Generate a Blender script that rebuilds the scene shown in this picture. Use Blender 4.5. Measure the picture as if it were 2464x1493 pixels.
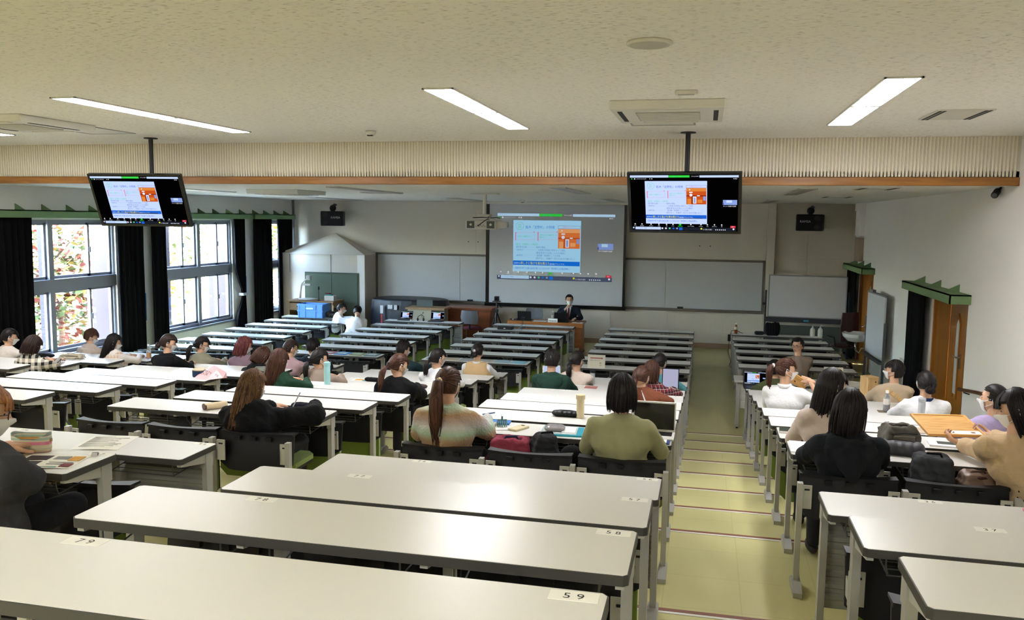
import bpy, bmesh, math, random
from mathutils import Vector, Matrix, Euler

for o in list(bpy.data.objects): bpy.data.objects.remove(o)
SC = bpy.context.scene
COL = SC.collection
RND = random.Random(7)
PI = math.pi

# ---------------------------------------------------------------- camera
YAW, PITCH, ROLL, FPX = 0.22524, 0.10723, 0.01213, 2022.46
CAM = Vector((0.1765, -4.297, 3.0479))
def _cam():
    cy, sy = math.cos(YAW), math.sin(YAW)
    fwd = Vector((-sy*math.cos(PITCH), cy*math.cos(PITCH), -math.sin(PITCH)))
    right = Vector((cy, sy, 0)); up = right.cross(fwd)
    c, s = math.cos(ROLL), math.sin(ROLL)
    return c*right + s*up, -s*right + c*up, fwd
CR, CU, CF = _cam()
cd = bpy.data.cameras.new('camera'); co = bpy.data.objects.new('camera', cd); COL.objects.link(co)
cd.sensor_fit = 'HORIZONTAL'; cd.sensor_width = 36.0; cd.lens = 36.0*FPX/2464.0
cd.clip_start = 0.05; cd.clip_end = 300
m = Matrix((CR, CU, -CF)).transposed().to_4x4(); m.translation = CAM
co.matrix_world = m
SC.camera = co
def on_screen(p, mx=60):
    d = Vector(p) - CAM; z = d.dot(CF)
    if z < .1: return False
    x = 1232 + FPX*d.dot(CR)/z; y = 746.5 - FPX*d.dot(CU)/z
    return -mx < x < 2464+mx and -mx < y < 1493+mx

# ---------------------------------------------------------------- world, exposure
w = bpy.data.worlds.new('world'); SC.world = w; w.use_nodes = True
nt = w.node_tree; nt.nodes.clear()
wo = nt.nodes.new('ShaderNodeOutputWorld'); bg = nt.nodes.new('ShaderNodeBackground')
sky = nt.nodes.new('ShaderNodeTexSky'); sky.sky_type = 'NISHITA'; sky.sun_disc = False
sky.sun_elevation = math.radians(38); sky.sun_rotation = math.radians(80); sky.air_density = 1.0; sky.dust_density = 3.0
bg.inputs['Strength'].default_value = 4.4
nt.links.new(sky.outputs[0], bg.inputs[0]); nt.links.new(bg.outputs[0], wo.inputs[0])
sun = bpy.data.lights.new('sun', 'SUN'); sun.energy = 2.0; sun.angle = .01; sun.color = (1, .95, .88)
so_ = bpy.data.objects.new('sun', sun); COL.objects.link(so_); so_.rotation_euler = Vector((-.50, .38, -.78)).to_track_quat('-Z', 'Y').to_euler()
SC.view_settings.view_transform = 'Standard'; SC.view_settings.look = 'None'
SC.view_settings.exposure = 2.4; SC.view_settings.gamma = 1.0; SC.view_settings.use_curve_mapping = False
cy_ = SC.cycles
cy_.max_bounces = 6; cy_.diffuse_bounces = 4; cy_.glossy_bounces = 2; cy_.transmission_bounces = 4; cy_.transparent_max_bounces = 8
cy_.caustics_reflective = False; cy_.caustics_refractive = False; cy_.sample_clamp_indirect = 6.0
cy_.use_adaptive_sampling = True; cy_.adaptive_threshold = .045
try: cy_.use_denoising = True
except Exception: pass
TUBE = 11.5            # ceiling tube strength
SCREEN = 0.195

# ---------------------------------------------------------------- materials
def lin(c):
    if isinstance(c, str):
        c = tuple(int(c[i:i+2], 16)/255 for i in (0, 2, 4))
    return tuple((x/12.92 if x <= .04045 else ((x+.055)/1.055)**2.4) for x in c)
_M = {}
def M(name, col, rough=.6, var=.06, scale=6.0, bump=0.0, bscale=60.0, metal=0.0, spec=.5, stretch=(1,1,1), trans=0.0, alpha=1.0, sheen=0.0, coat=0.0):
    """procedural principled material: noise colour variation and optional noise relief"""
    if name in _M: return _M[name]
    m = bpy.data.materials.new(name); m.use_nodes = True; nt = m.node_tree; N = nt.nodes; L = nt.links
    b = N['Principled BSDF']; c = lin(col)
    tc = N.new('ShaderNodeTexCoord'); mp = N.new('ShaderNodeMapping'); mp.inputs['Scale'].default_value = stretch
    L.new(tc.outputs['Object'], mp.inputs[0])
    nz = N.new('ShaderNodeTexNoise'); nz.inputs['Scale'].default_value = scale; nz.inputs['Detail'].default_value = 4
    L.new(mp.outputs[0], nz.inputs['Vector'])
    rp = N.new('ShaderNodeMix'); rp.data_type = 'RGBA'
    rp.inputs[6].default_value = (*[x*(1-var) for x in c], 1); rp.inputs[7].default_value = (*[min(1, x*(1+var)) for x in c], 1)
    L.new(nz.outputs[0], rp.inputs[0]); L.new(rp.outputs[2], b.inputs['Base Color'])
    b.inputs['Roughness'].default_value = rough; b.inputs['Metallic'].default_value = metal
    b.inputs['Specular IOR Level'].default_value = spec
    b.inputs['Transmission Weight'].default_value = trans; b.inputs['Alpha'].default_value = alpha
    b.inputs['Sheen Weight'].default_value = sheen; b.inputs['Coat Weight'].default_value = coat
    if bump:
        n2 = N.new('ShaderNodeTexNoise'); n2.inputs['Scale'].default_value = bscale; n2.inputs['Detail'].default_value = 3
        L.new(mp.outputs[0], n2.inputs['Vector'])
        bp = N.new('ShaderNodeBump'); bp.inputs['Strength'].default_value = bump; bp.inputs['Distance'].default_value = .01
        L.new(n2.outputs[0], bp.inputs['Height']); L.new(bp.outputs[0], b.inputs['Normal'])
    _M[name] = m; return m
def EM(name, col, strength):
    if name in _M: return _M[name]
    m = bpy.data.materials.new(name); m.use_nodes = True; N = m.node_tree.nodes; N.clear()
    e = N.new('ShaderNodeEmission'); o = N.new('ShaderNodeOutputMaterial'); e.inputs[0].default_value = (*lin(col), 1); e.inputs[1].default_value = strength
    m.node_tree.links.new(e.outputs[0], o.inputs[0]); _M[name] = m
    if strength < 3: m.cycles.emission_sampling = 'NONE'
    return m
def wood(name, c1, c2, rough=.45, scale=3.0, stretch=(1, 12, 1), coat=.0):
    if name in _M: return _M[name]
    m = bpy.data.materials.new(name); m.use_nodes = True; nt = m.node_tree; N = nt.nodes; L = nt.links; b = N['Principled BSDF']
    tc = N.new('ShaderNodeTexCoord'); mp = N.new('ShaderNodeMapping'); mp.inputs['Scale'].default_value = stretch
    L.new(tc.outputs['Object'], mp.inputs[0])
    nz = N.new('ShaderNodeTexNoise'); nz.inputs['Scale'].default_value = scale; nz.inputs['Detail'].default_value = 6; nz.inputs['Distortion'].default_value = .8
    L.new(mp.outputs[0], nz.inputs['Vector'])
    cr = N.new('ShaderNodeValToRGB'); cr.color_ramp.elements[0].position = .35; cr.color_ramp.elements[1].position = .68
    cr.color_ramp.elements[0].color = (*lin(c1), 1); cr.color_ramp.elements[1].color = (*lin(c2), 1)
    L.new(nz.outputs[0], cr.inputs[0]); L.new(cr.outputs[0], b.inputs['Base Color'])
    b.inputs['Roughness'].default_value = rough; b.inputs['Coat Weight'].default_value = coat
    _M[name] = m; return m
def checks(name, base, dark, line, size=.045, rough=.9, lw=.1):
    """woven plaid: two crossing dark bands and thin lines, in object space (x and z)"""
    if name in _M: return _M[name]
    m = bpy.data.materials.new(name); m.use_nodes = True; nt = m.node_tree; N = nt.nodes; L = nt.links; b = N['Principled BSDF']
    tc = N.new('ShaderNodeTexCoord'); sp = N.new('ShaderNodeSeparateXYZ')
    L.new(tc.outputs['Object'], sp.inputs[0])
    def band(sock, per, lo):
        d = N.new('ShaderNodeMath'); d.operation = 'DIVIDE'; d.inputs[1].default_value = per; L.new(sock, d.inputs[0])
        f = N.new('ShaderNodeMath'); f.operation = 'FRACT'; L.new(d.outputs[0], f.inputs[0])
        g = N.new('ShaderNodeMath'); g.operation = 'LESS_THAN'; g.inputs[1].default_value = lo; L.new(f.outputs[0], g.inputs[0]); return g.outputs[0]
    ad = N.new('ShaderNodeMath'); ad.operation = 'ADD'; L.new(sp.outputs[0], ad.inputs[0])
    ym = N.new('ShaderNodeMath'); ym.operation = 'MULTIPLY'; ym.inputs[1].default_value = .6; L.new(sp.outputs[1], ym.inputs[0]); L.new(ym.outputs[0], ad.inputs[1])
    u, v = ad.outputs[0], sp.outputs[2]
    s = N.new('ShaderNodeMath'); s.operation = 'ADD'; L.new(band(u, size, .5), s.inputs[0]); L.new(band(v, size, .5), s.inputs[1])
    h = N.new('ShaderNodeMath'); h.operation = 'MULTIPLY'; h.inputs[1].default_value = .5; L.new(s.outputs[0], h.inputs[0])
    m1 = N.new('ShaderNodeMix'); m1.data_type = 'RGBA'; m1.inputs[6].default_value = (*lin(base), 1); m1.inputs[7].default_value = (*lin(dark), 1); L.new(h.outputs[0], m1.inputs[0])
    mx = N.new('ShaderNodeMath'); mx.operation = 'MAXIMUM'; L.new(band(u, size*1.0, lw), mx.inputs[0]); L.new(band(v, size*1.0, lw), mx.inputs[1])
    m2 = N.new('ShaderNodeMix'); m2.data_type = 'RGBA'; L.new(m1.outputs[2], m2.inputs[6]); m2.inputs[7].default_value = (*lin(line), 1)
    L.new(mx.outputs[0], m2.inputs[0]); L.new(m2.outputs[2], b.inputs['Base Color']); b.inputs['Roughness'].default_value = rough
    _M[name] = m; return m

WHITE = M('desk_laminate', 'dddbd6', .32, .02, 3, spec=.4)
EDGE = M('desk_edge_dark', '403f3b', .5, .08)
STEEL = M('grey_painted_steel', 'a9a8a2', .45, .05, metal=.0)
PLATE = M('pale_bracket_steel', 'b9b8ae', .45, .05)
BLACKP = M('black_plastic', '0d0e10', .45, .12, 20, bump=.15, bscale=300, spec=.35)
WIRE = M('wire_grey', '5d5e5c', .4, .1, metal=.6)
GREEN = M('green_seat_fabric', '7a9238', .9, .1, 90, bump=.4, bscale=500, sheen=.2)
PAPER = M('paper_white', 'f2f0ea', .8, .02)
INK = M('print_ink', '2b2b2b', .8, .05)
RUBBER = M('rubber_dark', '2a2a2a', .8)
DARKM = M('dark_metal', '1c1d1f', .45, .1, metal=.3)
PALEP = M('pale_plastic', 'd9d6cd', .4, .04)
CHROME = M('chrome', 'c8c8c8', .2, .02, metal=1.0)

# ---------------------------------------------------------------- mesh helpers
TMP = bpy.data.scenes.new('workbench')      # small scratch scene: evaluates one shape at a time, removed at the end
def evaluated(o):
    TMP.collection.objects.link(o); vl = TMP.view_layers[0]; vl.update(); return o.evaluated_get(vl.depsgraph)
class MB:
    def __init__(s): s.v = []; s.f = []; s.m = []; s.cur = 0
    def add(s, verts, faces):
        n = len(s.v); s.v += [tuple(p) for p in verts]; s.f += [tuple(i+n for i in f) for f in faces]; s.m += [s.cur]*len(faces); return s
    def mat(s, i): s.cur = i; return s
    def box(s, x0, y0, z0, x1, y1, z1):
        return s.add([(x0,y0,z0),(x1,y0,z0),(x1,y1,z0),(x0,y1,z0),(x0,y0,z1),(x1,y0,z1),(x1,y1,z1),(x0,y1,z1)],
                     [(0,3,2,1),(4,5,6,7),(0,1,5,4),(1,2,6,5),(2,3,7,6),(3,0,4,7)])
    def prism(s, poly, a, b, axis='x'):
        """extrude a 2-D polygon: axis x -> poly in (y,z); y -> (x,z); z -> (x,y)"""
        n = len(poly)
        def P(p, t): return {'x': (t, p[0], p[1]), 'y': (p[0], t, p[1]), 'z': (p[0], p[1], t)}[axis]
        vs = [P(p, a) for p in poly] + [P(p, b) for p in poly]
        return s.add(vs, [tuple(range(n-1, -1, -1)), tuple(range(n, 2*n))] + [(i, (i+1) % n, n+(i+1) % n, n+i) for i in range(n)])
    def quad(s, a, b, c, d): return s.add([a, b, c, d], [(0,1,2,3)])
    def tube(s, pts, r, n=6, r1=None, cap=True):
        pts = [Vector(p) for p in pts]; k = len(pts); rings = []
        ref = None
        for i, p in enumerate(pts):
            t = (pts[min(i+1, k-1)] - pts[max(i-1, 0)])
            if t.length < 1e-9: t = Vector((0,0,1))
            t.normalize()
            if ref is None: ref = Vector((0,0,1)) if abs(t.z) < .9 else Vector((1,0,0))
            u = t.cross(ref)
            if u.length < 1e-6: u = t.cross(Vector((0,1,0)))
            u.normalize(); w_ = u.cross(t); ref = w_
            if isinstance(r, (list, tuple)): rr = r[i]
            else: rr = r if r1 is None else r + (r1-r)*i/(k-1)
            rings.append([p + u*math.cos(2*PI*j/n)*rr + w_*math.sin(2*PI*j/n)*rr for j in range(n)])
        vs = [q for ring in rings for q in ring]
        fs = [(i*n+j, i*n+(j+1) % n, (i+1)*n+(j+1) % n, (i+1)*n+j) for i in range(k-1) for j in range(n)]
        if cap: fs += [tuple(range(n-1, -1, -1)), tuple((k-1)*n+j for j in range(n))]
        return s.add(vs, fs)
    def cyl(s, p0, p1, r, n=14, r1=None): return s.tube([p0, p1], r, n, r1)
    def lathe(s, prof, c=(0,0,0), n=20):
        k = len(prof); vs = [(c[0]+r*math.cos(2*PI*j/n), c[1]+r*math.sin(2*PI*j/n), c[2]+z) for r, z in prof for j in range(n)]
        fs = [(i*n+j, i*n+(j+1) % n, (i+1)*n+(j+1) % n, (i+1)*n+j) for i in range(k-1) for j in range(n)]
        fs += [tuple(range(n-1, -1, -1)), tuple((k-1)*n+j for j in range(n))]
        return s.add(vs, fs)
    def ell(s, c, r, n=14, k=9, rot=None):
        vs = []; 
        for i in range(k+1):
            a = PI*i/k
            for j in range(n):
                b = 2*PI*j/n; p = Vector((r[0]*math.sin(a)*math.cos(b), r[1]*math.sin(a)*math.sin(b), r[2]*math.cos(a)))
                if rot is not None: p = rot @ p
                vs.append((c[0]+p.x, c[1]+p.y, c[2]+p.z))
        fs = [(i*n+j, (i+1)*n+j, (i+1)*n+(j+1) % n, i*n+(j+1) % n) for i in range(k) for j in range(n)]
        return s.add(vs, fs)
    def cap(s, p0, r0, p1, r1, n=12):
        """closed tapered capsule"""
        p0, p1 = Vector(p0), Vector(p1); t = (p1-p0)
        if t.length < 1e-6: return s.ell(p0, (r0, r0, r0), n)
        t.normalize(); pts = []; rs = []
        for a in (85, 60, 35, 10): pts.append(p0 - t*r0*math.sin(math.radians(a))); rs.append(max(.001, r0*math.cos(math.radians(a))))
        for a in (10, 35, 60, 85): pts.append(p1 + t*r1*math.sin(math.radians(a))); rs.append(max(.001, r1*math.cos(math.radians(a))))
        return s.tube(pts, rs, n)
    def xf(s, mat, start=0):
        s.v[start:] = [tuple(mat @ Vector(p)) for p in s.v[start:]]; return s
    def mesh(s, name, mats, smooth=False, merge=0.0, recalc=True):
        me = bpy.data.meshes.new(name); me.from_pydata(s.v, [], s.f)
        for mt in (mats if isinstance(mats, (list, tuple)) else [mats]): me.materials.append(mt)
        if any(s.m): me.polygons.foreach_set('material_index', s.m)
        if recalc or merge:
            bm = bmesh.new(); bm.from_mesh(me)
            if merge: bmesh.ops.remove_doubles(bm, verts=bm.verts, dist=merge)
            if recalc: bmesh.ops.recalc_face_normals(bm, faces=bm.faces)
            bm.to_mesh(me); bm.free()
        if smooth: me.polygons.foreach_set('use_smooth', [True]*len(me.polygons))
        me.update(); return me
    def build(s, name, mats, parent=None, smooth=False, loc=None, bevel=0, merge=0.0, kind=None, recalc=True):
        o = ob(name, s.mesh(name, mats, smooth, merge, recalc), parent, loc)
        if bevel:
            b = o.modifiers.new('bevel', 'BEVEL'); b.width = bevel; b.segments = 2; b.limit_method = 'ANGLE'
        if kind: o['kind'] = kind
        return o
def ob(name, me, parent=None, loc=None, rotz=0.0):
    o = bpy.data.objects.new(name, me); COL.objects.link(o)
    if parent: o.parent = parent
    if loc is not None: o.location = loc
    if rotz: o.rotation_euler = (0, 0, rotz)
    return o
def tag(o, label, cat, group=None):
    o['label'] = label; o['category'] = cat
    if group: o['group'] = group
    return o
def thing(name, label, cat, loc=(0,0,0), rotz=0.0, group=None):
    return tag(ob(name, None, None, loc, rotz), label, cat, group)
def struct(o): o['kind'] = 'structure'; return o
def smooth_angle(me, deg=35):
    try: me.set_sharp_from_angle(angle=math.radians(deg))
    except Exception: pass
_TX = {}
def text_mesh(body, size=1.0, align='LEFT', extrude=0.0):
    """flat lettering as mesh data: (verts, faces) in the XY plane"""
    key = (body, size, align, extrude)
    if key in _TX: return _TX[key]
    c = bpy.data.curves.new('t', 'FONT'); c.body = body; c.size = size; c.align_x = align; c.resolution_u = 2; c.extrude = extrude
    o = bpy.data.objects.new('t', c); me = evaluated(o).to_mesh()
    r = ([tuple(v.co) for v in me.vertices], [tuple(p.vertices) for p in me.polygons])
    bpy.data.objects.remove(o); bpy.data.curves.remove(c); _TX[key] = r; return r
def remesh(mb, voxel, smooth=2):
    """fuse overlapping closed shapes into one continuous surface"""
    me = mb.mesh('tmp', [], recalc=True); o = bpy.data.objects.new('tmp', me)
    md = o.modifiers.new('r', 'REMESH'); md.mode = 'VOXEL'; md.voxel_size = voxel; md.adaptivity = 0.0
    e = bpy.data.meshes.new_from_object(evaluated(o))
    bpy.data.objects.remove(o); bpy.data.meshes.remove(me)
    bm = bmesh.new(); bm.from_mesh(e)
    for _ in range(smooth): bmesh.ops.smooth_vert(bm, verts=bm.verts, factor=.5, use_axis_x=True, use_axis_y=True, use_axis_z=True)
    bm.to_mesh(e); bm.free()
    r = MB(); r.add([tuple(v.co) for v in e.vertices], [tuple(p.vertices) for p in e.polygons]); bpy.data.meshes.remove(e); return r
ORD = ['', 'first','second','third','fourth','fifth','sixth','seventh','eighth','ninth','tenth','eleventh','twelfth','thirteenth','fourteenth','fifteenth','sixteenth','seventeenth','eighteenth','nineteenth','twentieth']
# ================================================================ room shell
XL, XR, YF, YB = -10.7, 3.55, 16.5, -9.5
ZH, ZL, YBEAM = 4.04, 3.5, 6.2
W, GAP, DEP, H = 1.8, 0.7635, 0.354, 0.72
def far(r):
    if r >= 16: return -(r-16)*.8466
    if r >= 8: return 1.6513 + (15-r)*.8335
    return 1.6513 + 7*.8335 + 1.6535 + (7-r)*.8038
def top(r):
    if r >= 16: return 1.725 + (r-16)*.17217
    if r >= 8: return 1.725 - .17036 - (15-r)*.10423
    return .72
def flo(r): return top(r) - H
def bx0(b): return (b-4)*(W+GAP) - W      # left end of a block

def mat_floor():
    m = M('floor_vinyl', 'cbc48a', .34, .10, 1.2); nt = m.node_tree; N = nt.nodes; L = nt.links; b = N['Principled BSDF']
    tc = N.new('ShaderNodeTexCoord'); br = N.new('ShaderNodeTexBrick'); br.offset = 0; br.inputs['Scale'].default_value = 1
    br.inputs['Mortar Size'].default_value = .004; br.inputs['Brick Width'].default_value = .45; br.inputs['Row Height'].default_value = .45
    br.inputs['Color1'].default_value = (1,1,1,1); br.inputs['Color2'].default_value = (.95,.96,.95,1); br.inputs['Mortar'].default_value = (.88,.88,.86,1)
    L.new(tc.outputs['Object'], br.inputs['Vector'])
    mx = N.new('ShaderNodeMix'); mx.data_type = 'RGBA'; mx.blend_type = 'MULTIPLY'; mx.inputs[0].default_value = 1
    old = b.inputs['Base Color'].links[0].from_socket
    L.new(old, mx.inputs[6]); L.new(br.outputs[0], mx.inputs[7]); L.new(mx.outputs[2], b.inputs['Base Color']); return m
FLOOR = mat_floor()
def mat_ceiling():
    m = M('ceiling_fissured_board', 'f4f0e8', .9, .02, 1.0); nt = m.node_tree; N = nt.nodes; L = nt.links; b = N['Principled BSDF']
    tc = N.new('ShaderNodeTexCoord'); mp = N.new('ShaderNodeMapping'); mp.inputs['Scale'].default_value = (20, 75, 1); L.new(tc.outputs['Object'], mp.inputs[0])
    n = N.new('ShaderNodeTexNoise'); n.inputs['Scale'].default_value = 1.0; n.inputs['Detail'].default_value = 3; L.new(mp.outputs[0], n.inputs['Vector'])
    cr = N.new('ShaderNodeValToRGB'); cr.color_ramp.elements[0].position = .33; cr.color_ramp.elements[1].position = .41; L.new(n.outputs[0], cr.inputs[0])
    bp = N.new('ShaderNodeBump'); bp.inputs['Strength'].default_value = .8; bp.inputs['Distance'].default_value = .006
    L.new(cr.outputs[0], bp.inputs['Height']); L.new(bp.outputs[0], b.inputs['Normal'])
    mx = N.new('ShaderNodeMix'); mx.data_type = 'RGBA'; mx.blend_type = 'MULTIPLY'; mx.inputs[0].default_value = .30
    old = b.inputs['Base Color'].links[0].from_socket; L.new(old, mx.inputs[6]); L.new(cr.outputs[0], mx.inputs[7]); L.new(mx.outputs[2], b.inputs['Base Color'])
    return m
CEIL = mat_ceiling()
WALL = M('wall_paint', 'f0ece6', .85, .02, 1.5, bump=.05, bscale=90)
FWALL = M('front_wall_panel', 'd0c6b6', .8, .03, 2.0, bump=.12, bscale=30, stretch=(14, 1, .2))
FWALL2 = M('front_wall_paint', 'd6cec0', .85, .02, 2.0)
RIBM = M('beam_rib_panel', 'e6dec9', .8, .03, 3)
TRIMW = wood('trim_wood', '8a5a22', 'a8712f', .4, 2.0, (1, 8, 8))
WOODB = wood('door_wood', '8e5818', 'a66c26', .38, 2.2, (6, 6, .6), .2)
DESKW = wood('desk_wood', '7a3d18', '914c22', .4, 2.0, (1.2, 8, 6), .1)
VALG = M('valance_green', '6f8c5e', .6, .05)
CURT = M('blackout_curtain', '060608', .9, .25, 3, bump=.2, bscale=120, spec=.2)
ALU = M('window_aluminium', '8f9096', .4, .04, metal=.2)

# ---- floor: flat front part and the stepped rows
fl = struct(MB().box(XL-.2, far(8)+.04, -.2, XR+.2, YF+.2, 0).build('floor', FLOOR))
NOSE = M('nosing_brown', '7b4a35', .6); LINEW = M('nosing_white', 'd8d6cc', .6)
for r in range(8, 21):
    y1 = far(r)+.04; y0 = far(r+1)+.04 if r < 20 else YB-.2
    t = MB().box(XL-.2, y0, flo(r)-.35, XR+.2, y1, flo(r)).build('tread', FLOOR, fl)
    MB().box(XL, y1-.028, flo(r)-.03, XR, y1+.004, flo(r)+.004).build('nosing', NOSE, t)
    MB().box(XL, y1-.05, flo(r)-.01, XR, y1-.0285, flo(r)+.003).build('white_line', LINEW, t)

# ---- ceilings, beam
struct(MB().box(XL-.2, YB-.2, ZH, XR+.2, YBEAM+.05, ZH+.15).build('ceiling', CEIL))
struct(MB().box(XL-.2, YBEAM, ZL, XR+.2, YF+.2, ZL+.15).build('ceiling', CEIL))
bm_ = struct(MB().box(XL, YBEAM, ZL-.002, XR, YBEAM+.2, ZH).build('wall_beam', FWALL2))
rib = MB(); x = XL+.02
while x < XR-.03:
    rib.prism([(x, YBEAM), (x+.006, YBEAM-.013), (x+.024, YBEAM-.013), (x+.030, YBEAM)], ZL+.09, ZH, 'z'); x += .0385
rib.build('rib_panel', RIBM, bm_, kind='stuff')
struct(MB().box(XL, YBEAM-.035, ZL-.012, XR, YBEAM+.03, ZL+.085).build('trim_1', TRIMW, bevel=.008))

# ---- back and right walls
struct(MB().box(XL-.2, YB-.2, 0, XR+.2, YB, ZH).build('wall_back', WALL))
wr = MB()
D1, D2 = (14.12, 15.78), (7.70, 9.47); DH = 2.03
for a, b in ((YB, D2[0]), (D2[1], D1[0]), (D1[1], YF+.2)): wr.box(XR, a, -.1, XR+.2, b, ZH)
for a, b in (D1, D2): wr.box(XR, a, DH, XR+.2, b, ZH)
struct(wr.build('wall_right', WALL))
GLASSF = M('frosted_glass', 'c9cfcf', .35, .03, trans=.0)
def door(n, y0, y1):
    mid = y0 + (y1-y0)*.57
    d = struct(MB().box(XR+.02, y0, 0, XR+.2, y0+.05, DH).box(XR+.02, y1-.05, 0, XR+.2, y1, DH).box(XR+.02, y0, DH-.05, XR+.2, y1, DH).build('door_%d' % n, WOODB))
    a = MB().box(XR+.06, y0+.05, 0, XR+.10, mid-.006, DH-.05).build('door_leaf', WOODB, d, bevel=.004)
    b = MB().box(XR+.06, mid+.006, 0, XR+.10, y1-.05, DH-.05).build('door_leaf', WOODB, d, bevel=.004)
    gy = y0+(mid-y0)*.55
    MB().prism([(gy-.07, .72), (gy+.07, .72), (gy+.07, 1.68), (gy, 1.77), (gy-.07, 1.68)], XR+.045, XR+.06, 'x').build('glass_slit', GLASSF, a)
    MB().prism([(gy-.10, .66), (gy-.07, .66), (gy-.07, 1.69), (gy, 1.78), (gy+.07, 1.69), (gy+.07, .66), (gy+.10, .66), (gy+.10, 1.71), (gy, 1.84), (gy-.10, 1.71)], XR+.04, XR+.062, 'x').build('slit_frame', WOODB, a)
    hd = MB().cyl((XR+.06, gy-.16, 1.25), (XR-.0, gy-.16, 1.25), .012).cyl((XR-.0, gy-.16, 1.25), (XR-.0, gy-.03, 1.25), .011).box(XR+.04, gy-.185, 1.10, XR+.06, gy-.135, 1.30)
    hd.build('handle', CHROME, a)
    MB().box(XR+.02, y0+.06, .2, XR+.06, y0+.09, .32).box(XR+.02, y0+.06, 1.6, XR+.06, y0+.09, 1.72).build('hinge', CHROME, a)
    return d
door(1, *D1); door(2, *D2)
def valance(y0, y1, z, x, depth, label, nb):
    """green curtain box fixed to a wall; x is the wall plane, depth signed towards the room"""
    t = thing('curtain_box', label, 'curtain box', (x, (y0+y1)/2, z), group='green curtain boxes')
    hl = (y1-y0)/2; d = depth; e = math.copysign(.018, d)
    b = MB().box(min(d, d-e), -hl, 0, max(d, d-e), hl, .125)
    b.box(min(0, d), -hl, 0, max(0, d), -hl+.018, .125).box(min(0, d), hl-.018, 0, max(0, d), hl, .125)
    b.box(min(0, d), -hl, .107, max(0, d), hl, .125)
    b.build('box_board', VALG, t)
    for k in range(nb):
        yy = -hl + (y1-y0)*(k+.6)/nb
        MB().prism([(0, .125), (d*.75, .125), (0, .125+.10)], yy-.012, yy+.012, 'y').build('bracket', VALG, t)
    return t
valance(D2[0]-.10, 10.36, 2.02, XR, -.26, 'green curtain box over the nearer wooden door', 3)
valance(D1[0]-.10, 16.40, 2.02, XR, -.26, 'green curtain box over the far wooden door by the front', 3)

# ---- front wall with panel joints
fw = struct(MB().box(XL-.2, YF, -.1, XR+.2, YF+.2, ZL+.1).build('wall_front', FWALL2))
js = [-10.7, -9.4, -8.26, -6.16, -4.8, -3.44, -2.08, -.68, .68, 1.56]
for a, b in zip(js[:-1], js[1:]):
    MB().box(a+.006, YF-.012, .12, b-.006, YF, .83).build('wall_panel', FWALL, fw)
us = [-8.26, -5.55, -2.85, -.15, 1.56]
for a, b in zip(us[:-1], us[1:]): MB().box(a+.004, YF-.012, 2.2, b-.004, YF, ZL-.01).build('wall_panel', FWALL2, fw)
for a, b in ((1.78, 2.5), (2.5, 3.5)):
    for z0, z1 in ((.1, 2.25), (2.26, ZL-.01)): MB().box(a+.006, YF-.012, z0, b-.006, YF, z1).build('wall_panel', FWALL, fw)
MB().box(1.58, YF-.10, 0, 1.76, YF, ZL).build('pilaster', FWALL2, fw, bevel=.005)
struct(MB().box(-6, YF-.03, 0, 1.58, YF, .115).build('baseboard_front', M('base_terracotta', '9a7f66', .7)))
SCRW = M('fixing_dark', '3c3a38', .6)
for x, z in ((-5.75, 2.83), (-5.5, 2.83), (-5.75, 2.47), (-5.5, 2.47), (.28, 2.47), (.03, 2.47)):
    MB().box(x-.012, YF-.02, z-.012, x+.012, YF-.01, z+.012).build('fixing', SCRW, fw)
# corner cupboard with a hipped top and a pair of green doors
bo = struct(MB().box(XL, 15.72, 0, -8.27, YF, 2.10).build('wall_cupboard', FWALL))
ap = (-9.42, YF-.02, 2.63)
MB().add([(XL, 15.70, 2.10), (-8.26, 15.70, 2.10), (-8.26, YF, 2.10), (XL, YF, 2.10), ap], [(0,1,4), (1,2,4), (2,3,4), (3,0,4), (3,2,1,0)]).build('hipped_top', FWALL2, bo)
for xx in (-10.35, -9.2): MB().box(xx-.004, 15.712, 1.62, xx+.004, 15.722, 2.1).build('joint', SCRW, bo)
MB().box(-8.47, 15.705, 0, -8.27, 15.72, 2.10).build('corner_post', WALL, bo)
DG = M('cupboard_door_green', '55634f', .6, .05)
MB().box(-9.92, 15.69, 0, -8.42, 15.72, 1.64).build('door_frame', M('door_frame_green', '47553f', .6), bo)
for a, b in ((-9.88, -9.175), (-9.165, -8.46)): MB().box(a, 15.675, .02, b, 15.695, 1.60).build('door_panel', DG, bo)

# ---- left wall with windows
Z0, Z1 = .62, 2.95
WIN = [(6.35, 9.55, .62, 2.95), (10.95, 13.57, .62, 2.95), (14.55, 16.15, .62, 2.95)]
wl = MB(); e = YB
for a, b, Z0, Z1 in WIN:
    wl.box(XL-.2, e, 0, XL, a, ZH); wl.box(XL-.2, a, 0, XL, b, Z0); wl.box(XL-.2, a, Z1, XL, b, ZH); e = b
wl.box(XL-.2, e, 0, XL, YF+.2, ZH)
struct(wl.build('wall_left', WALL))
GL = bpy.data.materials.new('window_glass'); GL.use_nodes = True
_n = GL.node_tree.nodes; _n.clear(); _o = _n.new('ShaderNodeOutputMaterial'); _t = _n.new('ShaderNodeBsdfTransparent'); _g = _n.new('ShaderNodeBsdfGlossy'); _x = _n.new('ShaderNodeMixShader')
_t.inputs[0].default_value = (.96, .98, .98, 1); _g.inputs['Roughness'].default_value = .02; _x.inputs[0].default_value = .06
GL.node_tree.links.new(_t.outputs[0], _x.inputs[1]); GL.node_tree.links.new(_g.outputs[0], _x.inputs[2]); GL.node_tree.links.new(_x.outputs[0], _o.inputs[0])
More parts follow.
